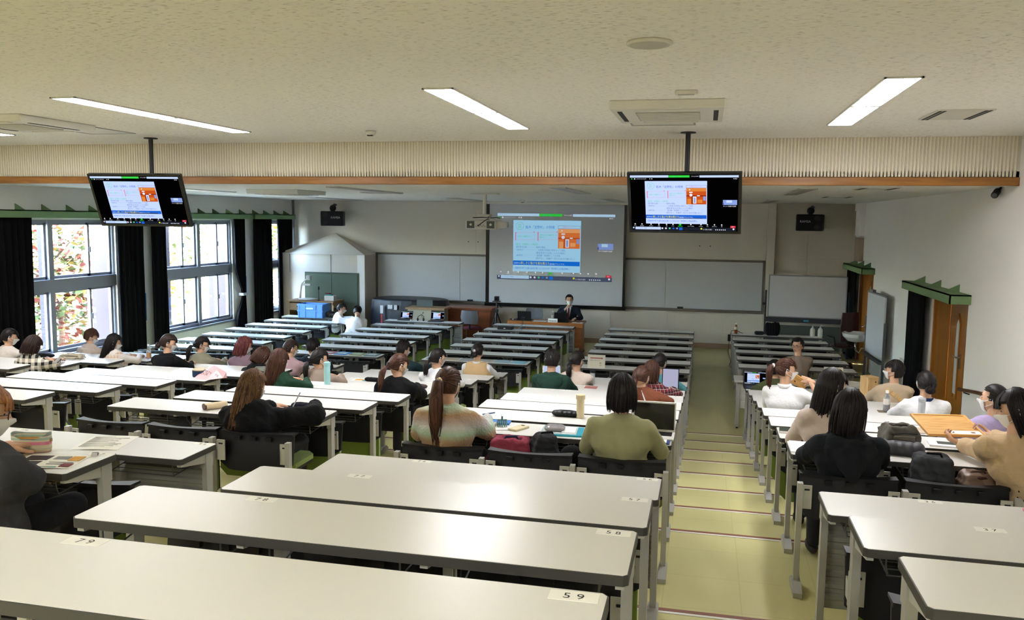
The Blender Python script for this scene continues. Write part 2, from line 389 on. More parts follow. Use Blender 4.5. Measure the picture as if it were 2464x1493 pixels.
for i, (a, b, Z0, Z1) in enumerate(WIN):
    n = max(1, round((b-a)/1.35)); f = MB()
    xo, xi = XL-.16, XL-.04
    f.box(xo, a, Z0, xi, a+.05, Z1).box(xo, b-.05, Z0, xi, b, Z1).box(xo, a, Z0, xi, b, Z0+.06).box(xo, a, Z1-.05, xi, b, Z1)
    T0 = Z0+1.10; T1 = T0+.21; f.box(xo, a, T0, xi+.03, b, T1)
    wdt = (b-a)/n
    for k in range(1, n): f.box(xo, a+k*wdt-.055, Z0, xi+.02, a+k*wdt+.055, Z1)
    w_ = struct(f.build('window_%d' % (i+1), ALU, bevel=.004))
    MB().box(XL-.18, a-.02, Z0-.05, XL+.05, b+.02, Z0).build('window_sill', ALU, w_)
    for k in range(n):
        for lo, hi in ((Z0+.06, T0), (T1, Z1-.05)):
            c0, c1 = a+k*wdt+.05, a+(k+1)*wdt-.05; md = c0+(c1-c0)*.62
            for s, (p, q_, xx) in enumerate(((c0, md+.03, XL-.13), (md-.03, c1, XL-.09))):
                sf = MB().box(xx-.015, p, lo, xx+.015, p+.045, hi).box(xx-.015, q_-.045, lo, xx+.015, q_, hi).box(xx-.015, p, lo, xx+.015, q_, lo+.05).box(xx-.015, p, hi-.04, xx+.015, q_, hi)
                so = sf.build('sash', ALU, w_)
                MB().box(xx-.003, p+.045, lo+.05, xx+.003, q_-.045, hi-.04).build('pane', GL, so)
                if s: MB().box(xx+.015, p+.012, (lo+hi)/2-.05, xx+.045, p+.034, (lo+hi)/2+.05).build('latch', DARKM, so)
valance(5.2, 14.13, 2.985, XL, .24, 'long green curtain box above the two big windows', 16)
valance(14.20, 16.28, 2.985, XL, .24, 'short green curtain box above the narrow corner window', 4)
def curtain(y0, y1, z0, z1, x, label, folds=None, amp=.045, mat=CURT, tie=None, group='black curtains'):
    n = max(24, int((y1-y0)/.022)); fo = folds or max(3, (y1-y0)/.13); k = 16; th = .006
    mb = MB(); vs = []
    cy = (y0+y1)/2
    for side in (0, 1):
        for i in range(k+1):
            z = z1 + (z0-z1)*i/k
            for j in range(n+1):
                t = j/n; y = y0+(y1-y0)*t
                if tie:
                    sq = 1-.72*math.exp(-((z-tie)/.38)**2); yc = y1-.06; y = yc+(y-yc)*sq
                a = amp*(1 if not tie else .5+.5*sq)
                xx = x + a*math.sin(2*PI*fo*t+.5*math.sin(3*t+i*.15)) + .3*a*math.sin(2*PI*fo*2.3*t+1) + side*th
                vs.append((xx, y, z))
    m_ = (k+1)*(n+1); fs = []
    for s in (0, 1):
        for i in range(k):
            for j in range(n):
                p = s*m_+i*(n+1)+j; fs.append((p, p+1, p+n+2, p+n+1))
    for j in range(n): fs.append((j, j+1, m_+j+1, m_+j)); p = k*(n+1)+j; fs.append((p, p+1, m_+p+1, m_+p))
    for i in range(k): p = i*(n+1); fs.append((p, p+n+1, m_+p+n+1, m_+p)); p += n; fs.append((p, p+n+1, m_+p+n+1, m_+p))
    mb.add(vs, fs); o = mb.build('curtain', mat, smooth=True)
    tag(o, label, 'curtain', group)
    return o
xc = XL+.14
curtain(5.3, 7.38, flo(11)+.0, 2.99, xc, 'wide black curtain at the left edge, beside the nearest window')
curtain(9.40, 10.18, .42, 2.99, xc, 'black curtain drawn to the right of the nearest big window')
curtain(10.40, 10.90, .12, 2.99, xc, 'black curtain drawn to the left of the middle window')
c4 = curtain(13.42, 13.92, .05, 2.99, xc, 'black curtain gathered with a white tie beside the middle window', tie=1.2)
MB().box(xc-.06, 13.68, 1.17, xc+.06, 13.90, 1.23).build('tie_band', M('tie_white', 'dcdad6', .8), c4)
curtain(14.30, 15.14, .05, 2.99, xc, 'black curtain to the left of the narrow corner window')
curtain(15.48, 16.18, .05, 2.99, xc, 'black curtain in the front corner by the narrow window')
curtain(9.50, 10.25, .03, 2.02, XR-.14, 'black curtain hanging beside the nearer wooden door')
curtain(15.55, 16.3, .03, 2.02, XR-.14, 'black curtain hanging beside the far wooden door')
MB_ = MB().cyl((XL+.12, 16.38, 0), (XL+.12, 16.38, ZL), .03); tag(MB_.build('drain_pipe', M('pipe_grey', '6c6d70', .5)), 'dark grey vertical pipe in the front left corner', 'pipe')
bl = M('notice_blue', '2f78b8', .5)
tag(MB().box(XL+.0, 13.98, 1.15, XL+.02, 14.14, 1.6).build('notice_card', bl), 'blue notice card on the wall beside the tied curtain', 'notice')
tag(MB().box(XL+.0, 10.26, .95, XL+.02, 10.36, 1.5).build('notice_card', bl), 'blue notice card between the two long black curtains', 'notice')

# ---- outside: ground, fins of the facade, planting
FIND = M('fin_dark_rose', '2a2024', .7, .04)
PINK = M('fin_rose_brown', '50403f', .7, .04)
ground = MB().box(-60, -20, -1.4, XL-.25, 50, -1.2).build('ground', M('outside_paving', '8f8b80', .9, .1, 1.5))
struct(ground)
k = 0
for y, dpt in ((7.98, .22), (8.85, .22), (10.0, .6), (11.45, .22), (12.35, .22), (14.0, .6), (15.3, .22)):
    lab = 'rose brown facade fin outside, %s from the near end' % ORD[k+1]; k += 1
    x1 = XL-.85 if dpt < .5 else XL-.3
    tag(MB().box(x1-dpt, y-.05, -1.2, x1, y+.05, 4.2).build('facade_fin', FIND if dpt < .5 else PINK, bevel=.01), lab, 'fin', 'facade fins')
tag(MB().box(-17.2, 2, -1.2, -16.8, 34, .35).build('planter_wall', M('planter_wall_grey', '8d8a86', .8, .1)), 'low grey planter wall outside the windows', 'wall')
LEAF = [M('leaf_green', '34461a', .7, .2), M('leaf_yellow', '6a5a18', .7, .2), M('leaf_red', '5e2213', .7, .2)]
def tree(x, y, z0, h, rad, seed, label, mix):
    rr = random.Random(seed); t = thing('garden_tree', label, 'tree', (x, y, z0), group='trees outside the windows')
    tr = MB().tube([(0,0,0), (.05,.02,h*.3), (-.04,.05,h*.6), (.02,0,h*.85)], .09, 7, .03)
    for i in range(9):
        a = rr.uniform(0, 2*PI); zb = h*rr.uniform(.25, .75); tr.tube([(0,0,zb), (rad*.4*math.cos(a), rad*.4*math.sin(a), zb+h*.1), (rad*.75*math.cos(a), rad*.75*math.sin(a), zb+h*.22)], .03, 5, .008)
    tr.build('trunk', M('bark', '5c4a3a', .9, .2), t, smooth=True)
    lf = MB()
    for i in range(2600):
        u = rr.gauss(0, .42); v_ = rr.gauss(0, .42); w2 = rr.gauss(.58, .24)
        p = Vector((u*rad, v_*rad, max(.12, w2)*h)); s = rr.uniform(.08, .16)
        d1 = Vector((rr.uniform(-1,1), rr.uniform(-1,1), rr.uniform(-.5,.5))).normalized(); d2 = d1.cross(Vector((rr.uniform(-1,1), rr.uniform(-1,1), 1))).normalized()
        lf.mat(0 if rr.random() < mix[0] else (1 if rr.random() < mix[1] else 2))
        lf.add([p-d1*s, p+d2*s*.55, p+d1*s, p-d2*s*.55], [(0,1,2,3)])
    lf.build('foliage', LEAF, t, kind='stuff', recalc=False)
tree(-14.3, 8.6, -1.2, 4.8, 1.5, 1, 'small tree with green and yellow leaves outside the nearest window', (.6, .7))
tree(-15.6, 13.6, -1.2, 4.4, 1.6, 2, 'reddening maple outside the first big window', (.35, .45))
tree(-16.0, 17.2, -1.2, 4.6, 1.9, 3, 'yellowing garden tree outside the middle window', (.5, .75))
tree(-15.4, 23.0, -1.2, 5.0, 2.2, 4, 'leafy green garden tree outside the corner window', (.8, .8))
tree(-21.5, 30.0, -1.2, 6.5, 3.0, 5, 'large green tree farthest outside beyond the corner window', (.85, .8))
tree(-22.0, 18.0, -1.2, 6.0, 2.8, 6, 'broad pale tree behind the planter wall outside', (.65, .8))
# ================================================================ ceiling fixtures
FIXW = M('fixture_white', 'd9d5ca', .5, .03)
TUBEON = EM('tube_light_on', 'f6f6fb', TUBE)
OFFP = M('diffuser_off', 'a9a69c', .35, .04)
def ceiling_light(x, y0, y1, z, on, label):
    t = thing('ceiling_light', label, 'ceiling light', (x, (y0+y1)/2, z), group='tube lights in the ceiling')
    hl = (y1-y0)/2
    f = MB().box(-.125, -hl, -.012, -.11, hl, 0).box(.11, -hl, -.012, .125, hl, 0).box(-.125, -hl, -.012, .125, -hl+.02, 0).box(-.125, hl-.02, -.012, .125, hl, 0).box(-.11, -.03, -.014, .11, .03, 0)
    f.build('frame', FIXW, t)
    for s in (-1, 1):
        a, b = (-hl+.02, -.03) if s < 0 else (.03, hl-.02)
        MB().box(-.108, a, -.014, -.006, b, -.001).box(.006, a, -.014, .108, b, -.001).build('diffuser', TUBEON if on else OFFP, t)
        MB().box(-.006, a, -.009, .006, b, -.001).build('divider', FIXW, t)
LX = [-8.48, -5.2, -1.86, 1.44]; LN = ['window side', 'left centre', 'centre', 'right']
for x, n in zip(LX, LN):
    ceiling_light(x, 1.95, 4.8, ZH, True, 'lit tube light on the high ceiling, %s column' % n)
    ceiling_light(x, -7.1, -4.25, ZH, True, 'lit tube light on the ceiling behind the viewer, %s column' % n)  # unseen row, added and placed to brighten the nearest desks
    ceiling_light(x, 7.3, 9.9, ZL, False, 'unlit tube light just beyond the beam, %s column' % n)
    ceiling_light(x, 13.2, 15.9, ZL, False, 'unlit tube light nearest the front wall, %s column' % n)
GRILLE = M('ac_grille', 'b9b5aa', .6, .05, 200)
SLOT = M('slot_dark', '2b2722', .7)
def cassette(x, y, z, label):
    t = thing('ceiling_air_conditioner', label, 'air conditioner', (x, y, z), group='ceiling air conditioners')
    MB().prism([(-.55, 0), (.55, 0), (.52, -.07), (-.52, -.07)], -.47, .47, 'x').build('body', FIXW, t, bevel=.01)
    MB().box(-.27, -.28, -.078, .27, .28, -.07).build('intake_grille', GRILLE, t)
    for k in range(9): MB().box(-.26, -.27+k*.06, -.081, .26, -.255+k*.06, -.077).build('grille_bar', FIXW, t)
    for s in (-1, 1): MB().box(s*.40-.02, -.35, -.0735, s*.40+.02, .35, -.069).build('air_slot', SLOT, t)
    for s in (-1, 1): MB().box(-.25, s*.43-.03, -.078, .25, s*.43+.03, -.069).build('louver', FIXW, t)
cassette(-.18, 3.35, ZH, 'white ceiling air conditioner near the right television')
cassette(-7.0, 3.45, ZH, 'white ceiling air conditioner near the left television')
cassette(-6.9, 9.1, ZL, 'ceiling air conditioner beyond the beam on the window side')
def hatch(x0, x1, y0, y1, z, label):
    f = MB()
    for a in ((x0, y0, x1, y0+.02), (x0, y1-.02, x1, y1), (x0, y0, x0+.02, y1), (x1-.02, y0, x1, y1)): f.box(a[0], a[1], z-.006, a[2], a[3], z)
    t = thing('ceiling_hatch', label, 'hatch', (0,0,0), group='ceiling hatches')
    f.build('frame', M('hatch_frame', '9b968a', .5), t); MB().box(x0+.02, y0+.02, z-.003, x1-.02, y1-.02, z).build('lid', FIXW, t)
hatch(-.62, .03, 4.12, 4.68, ZH, 'square ceiling hatch beside the right air conditioner')
hatch(-7.28, -6.65, 4.15, 4.83, ZH, 'square ceiling hatch beside the left air conditioner')
hatch(-5.9, -5.3, 9.9, 10.5, ZL, 'square ceiling hatch beyond the beam')
def vent(x, y, z, label):
    t = thing('ceiling_vent', label, 'vent', (x, y, z), group='flat ceiling vents')
    MB().box(-.23, -.35, -.012, .23, .35, 0).build('plate', FIXW, t)
    for k, s in enumerate((-1, 1)):
        for j in range(2): MB().box(s*.20-.012+j*s*-.035, -.33, -.014, s*.20+.012+j*s*-.035, .33, -.011).build('slot', SLOT, t)
vent(2.32, 4.1, ZH, 'flat air vent in the high ceiling right of the lit tubes')
vent(2.25, 7.2, ZL, 'flat air vent just beyond the beam near the right wall')
vent(2.3, 10.9, ZL, 'flat air vent halfway to the front near the right wall')
t = thing('ceiling_speaker', 'round white speaker in the high ceiling above the aisle', 'speaker', (-.17, .56, ZH))
MB().lathe([(.125, 0), (.128, -.012), (.112, -.02), (.11, -.018)], n=32).build('ring', FIXW, t, smooth=True); MB().lathe([(.109, 0), (.109, -.017), (.09, -.022), (.001, -.024)], n=32).build('grille', GRILLE, t, smooth=True)
t = thing('ceiling_sensor', 'small white sensor bar beside the right air conditioner', 'sensor', (-.01, 2.36, ZH))
MB().box(-.085, -.035, -.03, .085, .035, 0).build('body', FIXW, t, bevel=.008); MB().box(-.06, -.02, -.034, .06, .02, -.029).build('window_strip', GRILLE, t)
def smoke(x, y, z, label):
    t = thing('smoke_detector', label, 'detector', (x, y, z)); MB().lathe([(.06, 0), (.06, -.02), (.045, -.045), (.03, -.05)], n=20).build('body', FIXW, t, smooth=True); MB().box(-.03, -.035, -.058, .03, .0, -.045).build('sensor', DARKM, t)
smoke(-3.62, 4.9, ZH, 'white smoke detector on the high ceiling'); smoke(-4.0, 14.9, ZL, 'small dark sensor on the ceiling before the projection screen')
def cctv(x, y, z, label):
    t = thing('security_camera', label, 'camera', (x, y, z)); MB().cyl((0,0,0), (-.05,-.02,-.05), .012, 8).build('arm', DARKM, t)
    MB().cyl((-.03,.05,-.05), (-.10,-.10,-.10), .04, 14).build('housing', DARKM, t, smooth=False); MB().cyl((-.101,-.102,-.1005), (-.106,-.112,-.104), .03, 14).build('lens', M('lens_black', '050608', .1), t)
cctv(XR, 6.75, ZL, 'small dark camera under the beam on the right wall'); cctv(XR, 16.0, ZL, 'small dark camera high in the front right corner')

# ================================================================ screen picture (a shared desktop with a slide)
def picture(kind):
    """quads and lettering of the shared desktop, in a 0..1 x 0..0.5625 frame seen from the front (x right, y up)"""
    e = SCREEN*(.95 if kind == 'tv' else .62)
    C = {}
    def c(n, col, k=1.0):
        C[n] = EM(kind+'_'+n, col, e*k); return n
    tv = kind == 'tv'
    c('pale', 'c8dcff' if tv else 'bfe3ff', 1.05); c('slide', 'c3d6ff' if tv else 'abe0ff', 1.1); c('green', '2fe23a'); c('white', 'f2f4ff'); c('blue', '1e66d8' if tv else '1a7cf0')
    c('ink', '6f86c0' if tv else '5aa0d8'); c('title', '3f6fd8' if tv else '3a88e8'); c('mint', '62d8a0'); c('rose', 'e88fb0'); c('orange', 'd2561e' if tv else 'f08040'); c('brown', '9a3312' if tv else 'd05a2c'); c('amber', 'e88a3a' if tv else 'ffb070')
    c('yellow', 'e6e83a'); c('red', 'e03848'); c('bar', '2b3140' if tv else '6b7896', .5 if tv else .55); c('violet', '5c5ca0'); c('thumb', '8fa8e8'); c('bg', '08080a', .25)
    names = list(C); mb = MB()
    def Z(k): return .0006*k
    def xy(x, y): return ((x-65)/2235, .5625-(y-105)/1290*.5625)
    def R(n, x0, y0, x1, y1, z=1):
        mb.mat(names.index(n)); a = xy(x0, y1); b = xy(x1, y0)
        mb.add([(a[0], a[1], Z(z)), (b[0], a[1], Z(z)), (b[0], b[1], Z(z)), (a[0], b[1], Z(z))], [(0,1,2,3)])
    def T(n, s, x, y, w_, hpx, z=3):
        vs, fs = text_mesh(s)
        xs = [v[0] for v in vs]; ys = [v[1] for v in vs]; x0, x1, y0, y1 = min(xs), max(xs), min(ys), max(ys)
        a = xy(x, y); sw = (w_/2235)/(x1-x0); sh = (hpx/1290*.5625)/(y1-y0)
        mb.mat(names.index(n)); mb.add([(a[0]+(v[0]-x0)*sw, a[1]+(v[1]-y1)*sh, Z(z)) for v in vs], fs)
    def O(n, x0, y0, x1, y1, t=4, z=2):
        R(n, x0, y0, x1, y0+t, z); R(n, x0, y1-t, x1, y1, z); R(n, x0, y0, x0+t, y1, z); R(n, x1-t, y0, x1, y1, z)
    def DOT(n, x, y, r, z=2, k=14, hole=0):
        mb.mat(names.index(n)); pts = [xy(x+r*math.cos(2*PI*i/k), y+r*math.sin(2*PI*i/k)) for i in range(k)]
        if not hole: mb.add([(p[0], p[1], Z(z)) for p in pts], [tuple(range(k-1, -1, -1))])
        else:
            q2 = [xy(x+hole*math.cos(2*PI*i/k), y+hole*math.sin(2*PI*i/k)) for i in range(k)]
            mb.add([(p[0], p[1], Z(z)) for p in pts+q2], [(i, k+i, k+(i+1) % k, (i+1) % k) for i in range(k)])
    if tv: R('bg', 65, 105, 2300, 1395, 0)
    R('pale', 65, 105, 872, 156); R('green', 875, 108, 1310, 156); R('pale', 1512, 110, 2300, 158)
    T('mint', 'この画面を共有しています', 890, 118, 400, 28); T('white', 'オプションを表示', 1345, 118, 150, 26); T('ink', 'スライドショー', 85, 116, 155, 26)
    DOT('green', 103, 185, 13); DOT('white', 165, 185, 14); T('white', 'レコーディングしています', 205, 172, 205, 26); DOT('white', 485, 186, 9); DOT('white', 527, 186, 11); T('white', '表示', 2225, 174, 45, 26); DOT('white', 2205, 187, 9)
    R('slide', 375, 236, 1668, 1232)
    DOT('mint', 500, 345, 76, 2, 28, 70); T('mint', '自然', 468, 305, 62, 36); T('mint', '素材', 468, 352, 62, 36)
    T('title', '銘木「吉野杉」の特徴', 612, 335, 560, 62)
    O('violet', 1236, 332, 1662, 392, 4); T('rose', '吉野杉のログハウス', 1325, 345, 245, 32)
    R('orange', 1240, 394, 1652, 770, 2); R('amber', 1245, 396, 1650, 470, 3); R('brown', 1240, 560, 1650, 590, 3); R('brown', 1345, 575, 1378, 768, 3); R('white', 1378, 590, 1448, 750, 3); R('thumb', 1395, 610, 1430, 735, 4); R('white', 1462, 560, 1518, 582, 4); R('amber', 1470, 660, 1570, 735, 3); R('thumb', 1590, 585, 1640, 680, 4); DOT('white', 1310, 430, 14, 4); DOT('white', 1335, 555, 32, 4); R('white', 1300, 480, 1370, 505, 4); R('amber', 1260, 640, 1340, 765, 3)
    O('rose', 412, 472, 790, 615, 3); R('rose', 412, 480, 430, 630, 2); O('rose', 845, 460, 1230, 607, 3); R('rose', 845, 468, 865, 630, 2); DOT('rose', 425, 482, 14); DOT('rose', 778, 462, 12); DOT('rose', 855, 472, 14); DOT('rose', 1220, 452, 12)
    T('mint', '①香りと色艶がいい', 455, 530, 270, 34); T('mint', '②節が少なく年輪が均一で', 885, 500, 320, 34); T('mint', '細かい', 885, 545, 125, 30)
    T('mint', '【銘木「吉野杉」の歴史】', 432, 680, 418, 42)
    T('ink', '室町時代以前・・・・・植林を開始。', 434, 734, 575, 40); T('ink', '1580年台・・・・・・・・大阪城 伏見城の材料として活用。', 434, 788, 950, 40)
    T('ink', '（豊臣秀吉のお気に入りの場所）', 815, 842, 560, 42); T('ink', '1680年台・・・・・・・・醤油樽・味噌樽としても活用。', 434, 893, 860, 40); T('ink', '（節がなく、年輪が一定のため水が漏れない）', 815, 948, 750, 42)
    R('blue', 375, 1020, 1658, 1106, 2); T('pale', '吉野杉は', 392, 1050, 128, 38); T('yellow', '美しさと強さを兼ね備えた', 525, 1036, 560, 58); T('pale', '最高級ブランドです。', 1090, 1056, 285, 38)
    T('blue', '→国産材の中でも最も品位が高いとされたのが「奈良県川上村産吉野杉」', 395, 1142, 1070, 44)
    for x, s in ((137, 'ミュート'), (285, 'ビデオの停止'), (482, 'セキュリティ'), (650, '参加者'), (815, '投票'), (952, 'チャット'), (1330, 'レコーディングを停止'), (1542, 'リアクション'), (1675, 'アプリ'), (1822, 'ホワイトボード'), (1972, '詳細')):
        wd = 16*len(s)*.85; T('white', s, x-wd/2, 1275, wd, 20); DOT('white', x, 1246, 15, 2, 10)
    R('green', 1080, 1236, 1126, 1270, 2); T('green', '画面の共有', 1052, 1280, 105, 22); R('red', 2150, 1265, 2255, 1314, 2); T('white', '終了', 2178, 1276, 48, 28)
    R('bar', 65, 1312, 2265, 1392, 1); R('pale', 140, 1312, 690, 1374, 2); T('ink', 'ここに入力して検索', 165, 1328, 220, 28); DOT('white', 102, 1334, 16)
    for x, n in ((723, 'white'), (800, 'white'), (880, 'mint'), (960, 'blue'), (1037, 'thumb'), (1550, 'yellow'), (2215, 'white')): DOT(n, x, 1342, 20, 2)
    R('blue', 1080, 1318, 1152, 1380, 2); T('white', '21°C 晴れのち曇り', 1582, 1344, 190, 30); 
    for x in (1850, 1888, 1928, 1965, 2005, 2043): DOT('white', x, 1362, 12, 2, 8)
    R('thumb', 1992, 665, 2278, 780, 2); R('pale', 2060, 672, 2175, 728, 3); R('violet', 1985, 730, 2010, 778, 3); T('white', 'チャット会議の主催者', 1998, 795, 262, 28)
    return mb.mesh('screen_image', [C[n] for n in names], recalc=False)
PIC_TV = picture('tv'); PIC_PJ = picture('pj')
# televisions on ceiling poles
BEZ = M('tv_bezel', '0d0e10', .22, .1); GLS = M('tv_panel', '070809', .12, .05)
def tv(c, yaw, tilt, pole, label):
    t = thing('hanging_television', label, 'television', c, yaw, group='televisions hanging from the ceiling')
    w, h = 1.22, .7076; R_ = Matrix.Rotation(tilt, 4, 'X')       # x right, y away, z up, top leaning to the viewers
    body = MB().box(-w/2, 0, -h/2, w/2, .05, h/2).box(-.35, .05, -.22, .35, .09, .22).xf(R_).build('casing', BEZ, t, bevel=.006)
    MB().box(-w/2+.022, -.003, -h/2+.03, w/2-.022, .001, h/2-.022).xf(R_).build('panel', GLS, t)
    s = w-.07; im = ob('screen_image', PIC_TV, t)
    im.matrix_local = R_ @ Matrix.Translation((-s/2, -.0045, -s*.5625/2+.004)) @ Matrix.Rotation(PI/2, 4, 'X') @ Matrix.Scale(s, 4)
    lp = Matrix.Rotation(-yaw, 4, 'Z') @ Vector((pole[0]-c[0], pole[1]-c[1], 0))
    MB().cyl((lp.x, lp.y, -.2), (lp.x, lp.y, ZH-c[2]), .028, 16).build('pole', DARKM, t)
    MB().lathe([(.085, ZH-c[2]-.012), (.085, ZH-c[2])], (lp.x, lp.y, 0)).build('ceiling_plate', DARKM, t)
    MB().box(-.2, .06, -.16, .2, .11, .16).tube([(0, .1, 0), (lp.x, lp.y, 0)], .025, 8).build('mount', DARKM, t)
tv((-6.809, 5.078, 3.226), .129, .416, (-6.86, 5.40), 'black television hanging at the left before the windows')
tv((-.076, 5.119, 3.244), -.079, .405, (-.06, 5.42), 'black television hanging at the right above the aisle')
# projection screen
SCRM = M('projection_cloth', 'c9cacd', .9, .01)
t = thing('projection_screen', 'wide pull-down projection screen with black border', 'screen', (-3.47, 16.34, .86))
MB().box(-1.69, 0, .09, 1.69, .006, 2.62).build('cloth', SCRM, t)
MB().box(-1.78, -.004, .0, -1.69, .01, 2.62).build('side_border', BEZ, t); MB().box(1.69, -.004, .0, 1.75, .01, 2.62).build('side_border', BEZ, t)
MB().box(-1.80, -.015, .0, 1.77, .02, .085).build('bottom_bar', BEZ, t, bevel=.004)
MB().box(-1.85, -.08, 2.57, 1.85, .08, 2.638).build('roller_case', FIXW, t, bevel=.005)
s = 2.95; im = ob('screen_image', PIC_PJ, t); im.matrix_local = Matrix.Translation((-1.48, -.004, .685)) @ Matrix.Rotation(PI/2, 4, 'X') @ Matrix.Scale(s, 4)
# projector
t = thing('projector', 'white projector hanging from the ceiling on a pole', 'projector', (-3.58, 10.0, 2.87))
MB().box(-.33, -.18, 0, .22, .28, .165).build('body', PALEP, t, bevel=.03)
MB().prism([(.22, .02), (.34, .04), (.34, .13), (.22, .15)], -.06, .25, 'y').build('side_duct', PALEP, t)
for x in (-.30, .055):
    g = MB().box(x, -.186, .022, x+.135, -.18, .145).build('fan_grille', M('fan_grille', '4c5550', .5, .5, 40), t)
    MB().cyl((x+.07, -.19, .085), (x+.07, -.183, .085), .022, 14).build('fan_hub', PALEP, g)
MB().box(-.155, -.184, .03, .045, -.18, .14).build('socket_panel', M('socket_panel', 'cfccc2', .5), t)
for i in range(7): MB().box(-.14+i*.026, -.188, .05+.02*(i % 2), -.125+i*.026, -.183, .06+.02*(i % 2)).build('socket', DARKM, t)
MB().box(-.27, -.14, .175, .16, .2, .19).box(-.15, -.12, .19, .06, .1, .235).box(-.13, -.1, .235, .08, .1, .265).build('bracket', PALEP, t, bevel=.005)
MB().cyl((-.03, 0, .26), (-.03, 0, .615), .032, 16).build('pole', PALEP, t); MB().box(-.27, -.1, .61, .21, .1, .63).build('ceiling_plate', PALEP, t)
MB().tube([(-.2, -.15, .2), (-.02, -.18, .21), (.1, -.19, .2), (.02, -.2, .15), (-.1, -.2, .06)], .008, 6).tube([(.1, -.1, .2), (.2, -.05, .21), (.25, 0, .2)], .008, 6).build('cable', DARKM, t)

# ================================================================ front of the room
WBS = M('whiteboard_surface', 'b9babb', .28, .02, .6); FRB = M('board_frame_brown', '6b6157', .5)
t = thing('wall_whiteboard', 'long wall whiteboard behind the projection screen', 'whiteboard', (0, YF, 0))
for a, b in ((-8.21, -5.97), (-5.96, -3.4), (-3.39, -.755), (-.745, 1.51)): MB().box(a, -.04, .95, b, -.025, 2.10).build('board_panel', WBS, t)
MB().box(-8.27, -.05, .88, -8.21, 0, 2.15).box(1.51, -.05, .88, 1.56, 0, 2.15).box(-8.27, -.05, 2.10, 1.56, 0, 2.15).build('frame', FRB, t)
MB().box(-8.27, -.10, .88, 1.56, 0, .945).build('pen_tray', FRB, t)
for x in (-5.75, -.45): tag(MB().box(x, YF-.10, .945, x+.14, YF-.05, .99).build('board_eraser', M('eraser_dark', '2a2c30', .8), bevel=.008), 'dark board eraser on the %s part of the whiteboard tray' % ('left' if x < -3 else 'right'), 'eraser')
def pa_speaker(x, z, s, label):
    t = thing('wall_speaker', label, 'speaker', (x, 16.08, z), s*.25, group='black wall speakers')
    MB().box(-.29, -.17, -.19, .29, .17, .19).build('cabinet', BLACKP, t, bevel=.025)
    MB().box(-.26, -.178, -.165, .26, -.168, .165).build('grille', M('speaker_cloth', '101114', .9, .3, 300), t)
    MB().ell((0, .02, .27), (.085, .085, .085)).cyl((0, .02, .18), (0, .02, .22), .05).tube([(0, .02, .3), (0, .2, .36), (0, .42, .36)], .03, 8).build('ball_mount', DARKM, t, smooth=False)
    vs, fs = text_mesh('RAMSA'); sc = .075; k = MB().add([(v[0]*sc+(-.02 if s > 0 else -.2), -.18, v[1]*sc+.0) for v in vs], fs); k.build('logo', M('logo_silver', 'b8b8b8', .4), t, recalc=False)
    for zz in (-.1, .1): MB().lathe([(.06, 0), (.06, .006), (.03, .008)], n=20).xf(Matrix.Translation((-.17*s, -.178, zz)) @ Matrix.Rotation(PI/2, 4, 'X')).build('driver_ring', DARKM, t)
pa_speaker(-9.3, 3.02, 1, 'black wall speaker high in the front left corner'); pa_speaker(2.48, 3.06, -1, 'black wall speaker high on the front wall at the right')
# things on the right wall
t = thing('wall_duct', 'white duct box in the front right corner near the ceiling', 'duct', (XR, 15.55, 2.78)); MB().box(-.12, -.12, 0, 0, .35, .70).build('duct', WALL, t, bevel=.005); MB().box(-.14, -.14, .55, 0, .37, .72).build('collar', WALL, t)
tag(MB().box(XR-.10, 15.45, 2.22, XR, 15.95, 2.74).build('wall_box', M('box_rose', 'a8907e', .7), bevel=.005), 'brownish box below the duct in the front right corner', 'box')
RAILW = wood('rail_wood', '4d2b1a', '6a3d25', .4, 2, (6, 1, 6))
t = thing('handrail', 'dark wooden handrail rising along the right wall by the door', 'handrail', (0,0,0))
MB().tube([(XR-.07, 7.62, .90), (XR-.07, 6.9, 1.0), (XR-.07, 1.6, flo(15)+.78)], .024, 10).build('rail', RAILW, t, smooth=True)
for y in (7.4, 5.6, 3.8, 2.0): z = .93+(7.4-y)*.119; MB().tube([(XR, y, z-.05), (XR-.07, y, z-.03), (XR-.07, y, z)], .01, 6).build('bracket', DARKM, t)
t = thing('mobile_whiteboard', 'large white mobile whiteboard on dark legs before the front wall', 'whiteboard', (2.47, 15.85, 0), -.06)
MB().box(-.83, -.02, .90, .83, .02, 1.84).build('board', M('mobile_board', 'c4c4c8', .3, .03, 1.2), t, bevel=.012)
MB().box(-.85, -.024, .885, -.83, .024, 1.855).box(.83, -.024, .885, .85, .024, 1.855).box(-.85, -.024, .885, .85, .024, .90).box(-.85, -.024, 1.84, .85, .024, 1.855).build('frame', ALU, t)
NAVY = M('stand_navy', '23252f', .5)
for s in (-1, 1): MB().box(s*.90-.02, -.02, .08, s*.90+.02, .02, 1.5).build('upright', NAVY, t); MB().box(s*.90-.03, -.3, .03, s*.90+.03, .3, .08).build('foot', NAVY, t); MB().cyl((s*.88, -.01, 1.18), (s*.97, -.01, 1.18), .03).build('knob', NAVY, t)
MB().box(-.88, -.10, .78, .88, .02, .88).build('tray', NAVY, t); MB().box(-.88, .0, .15, .88, .03, .70).build('back_panel', M('stand_panel', '3b4340', .6), t)
MB().box(-.06, -.105, .81, .05, -.09, .85).build('sticker', M('sticker_teal', '2e8fae', .5), t)
t = thing('flip_whiteboard', 'narrow whiteboard on a grey stand leaning near the right wall', 'whiteboard', (3.36, 12.65, 0), PI/2+.06)
MB().box(-.62, -.015, .56, .62, .015, 1.72).build('board', M('flip_board', 'd2d4d8', .3, .02), t); MB().box(-.64, -.03, 1.72, .64, .02, 1.75).box(.25, -.04, 1.75, .5, .02, 1.79).build('top_clip', M('clip_grey', '77787c', .4), t)
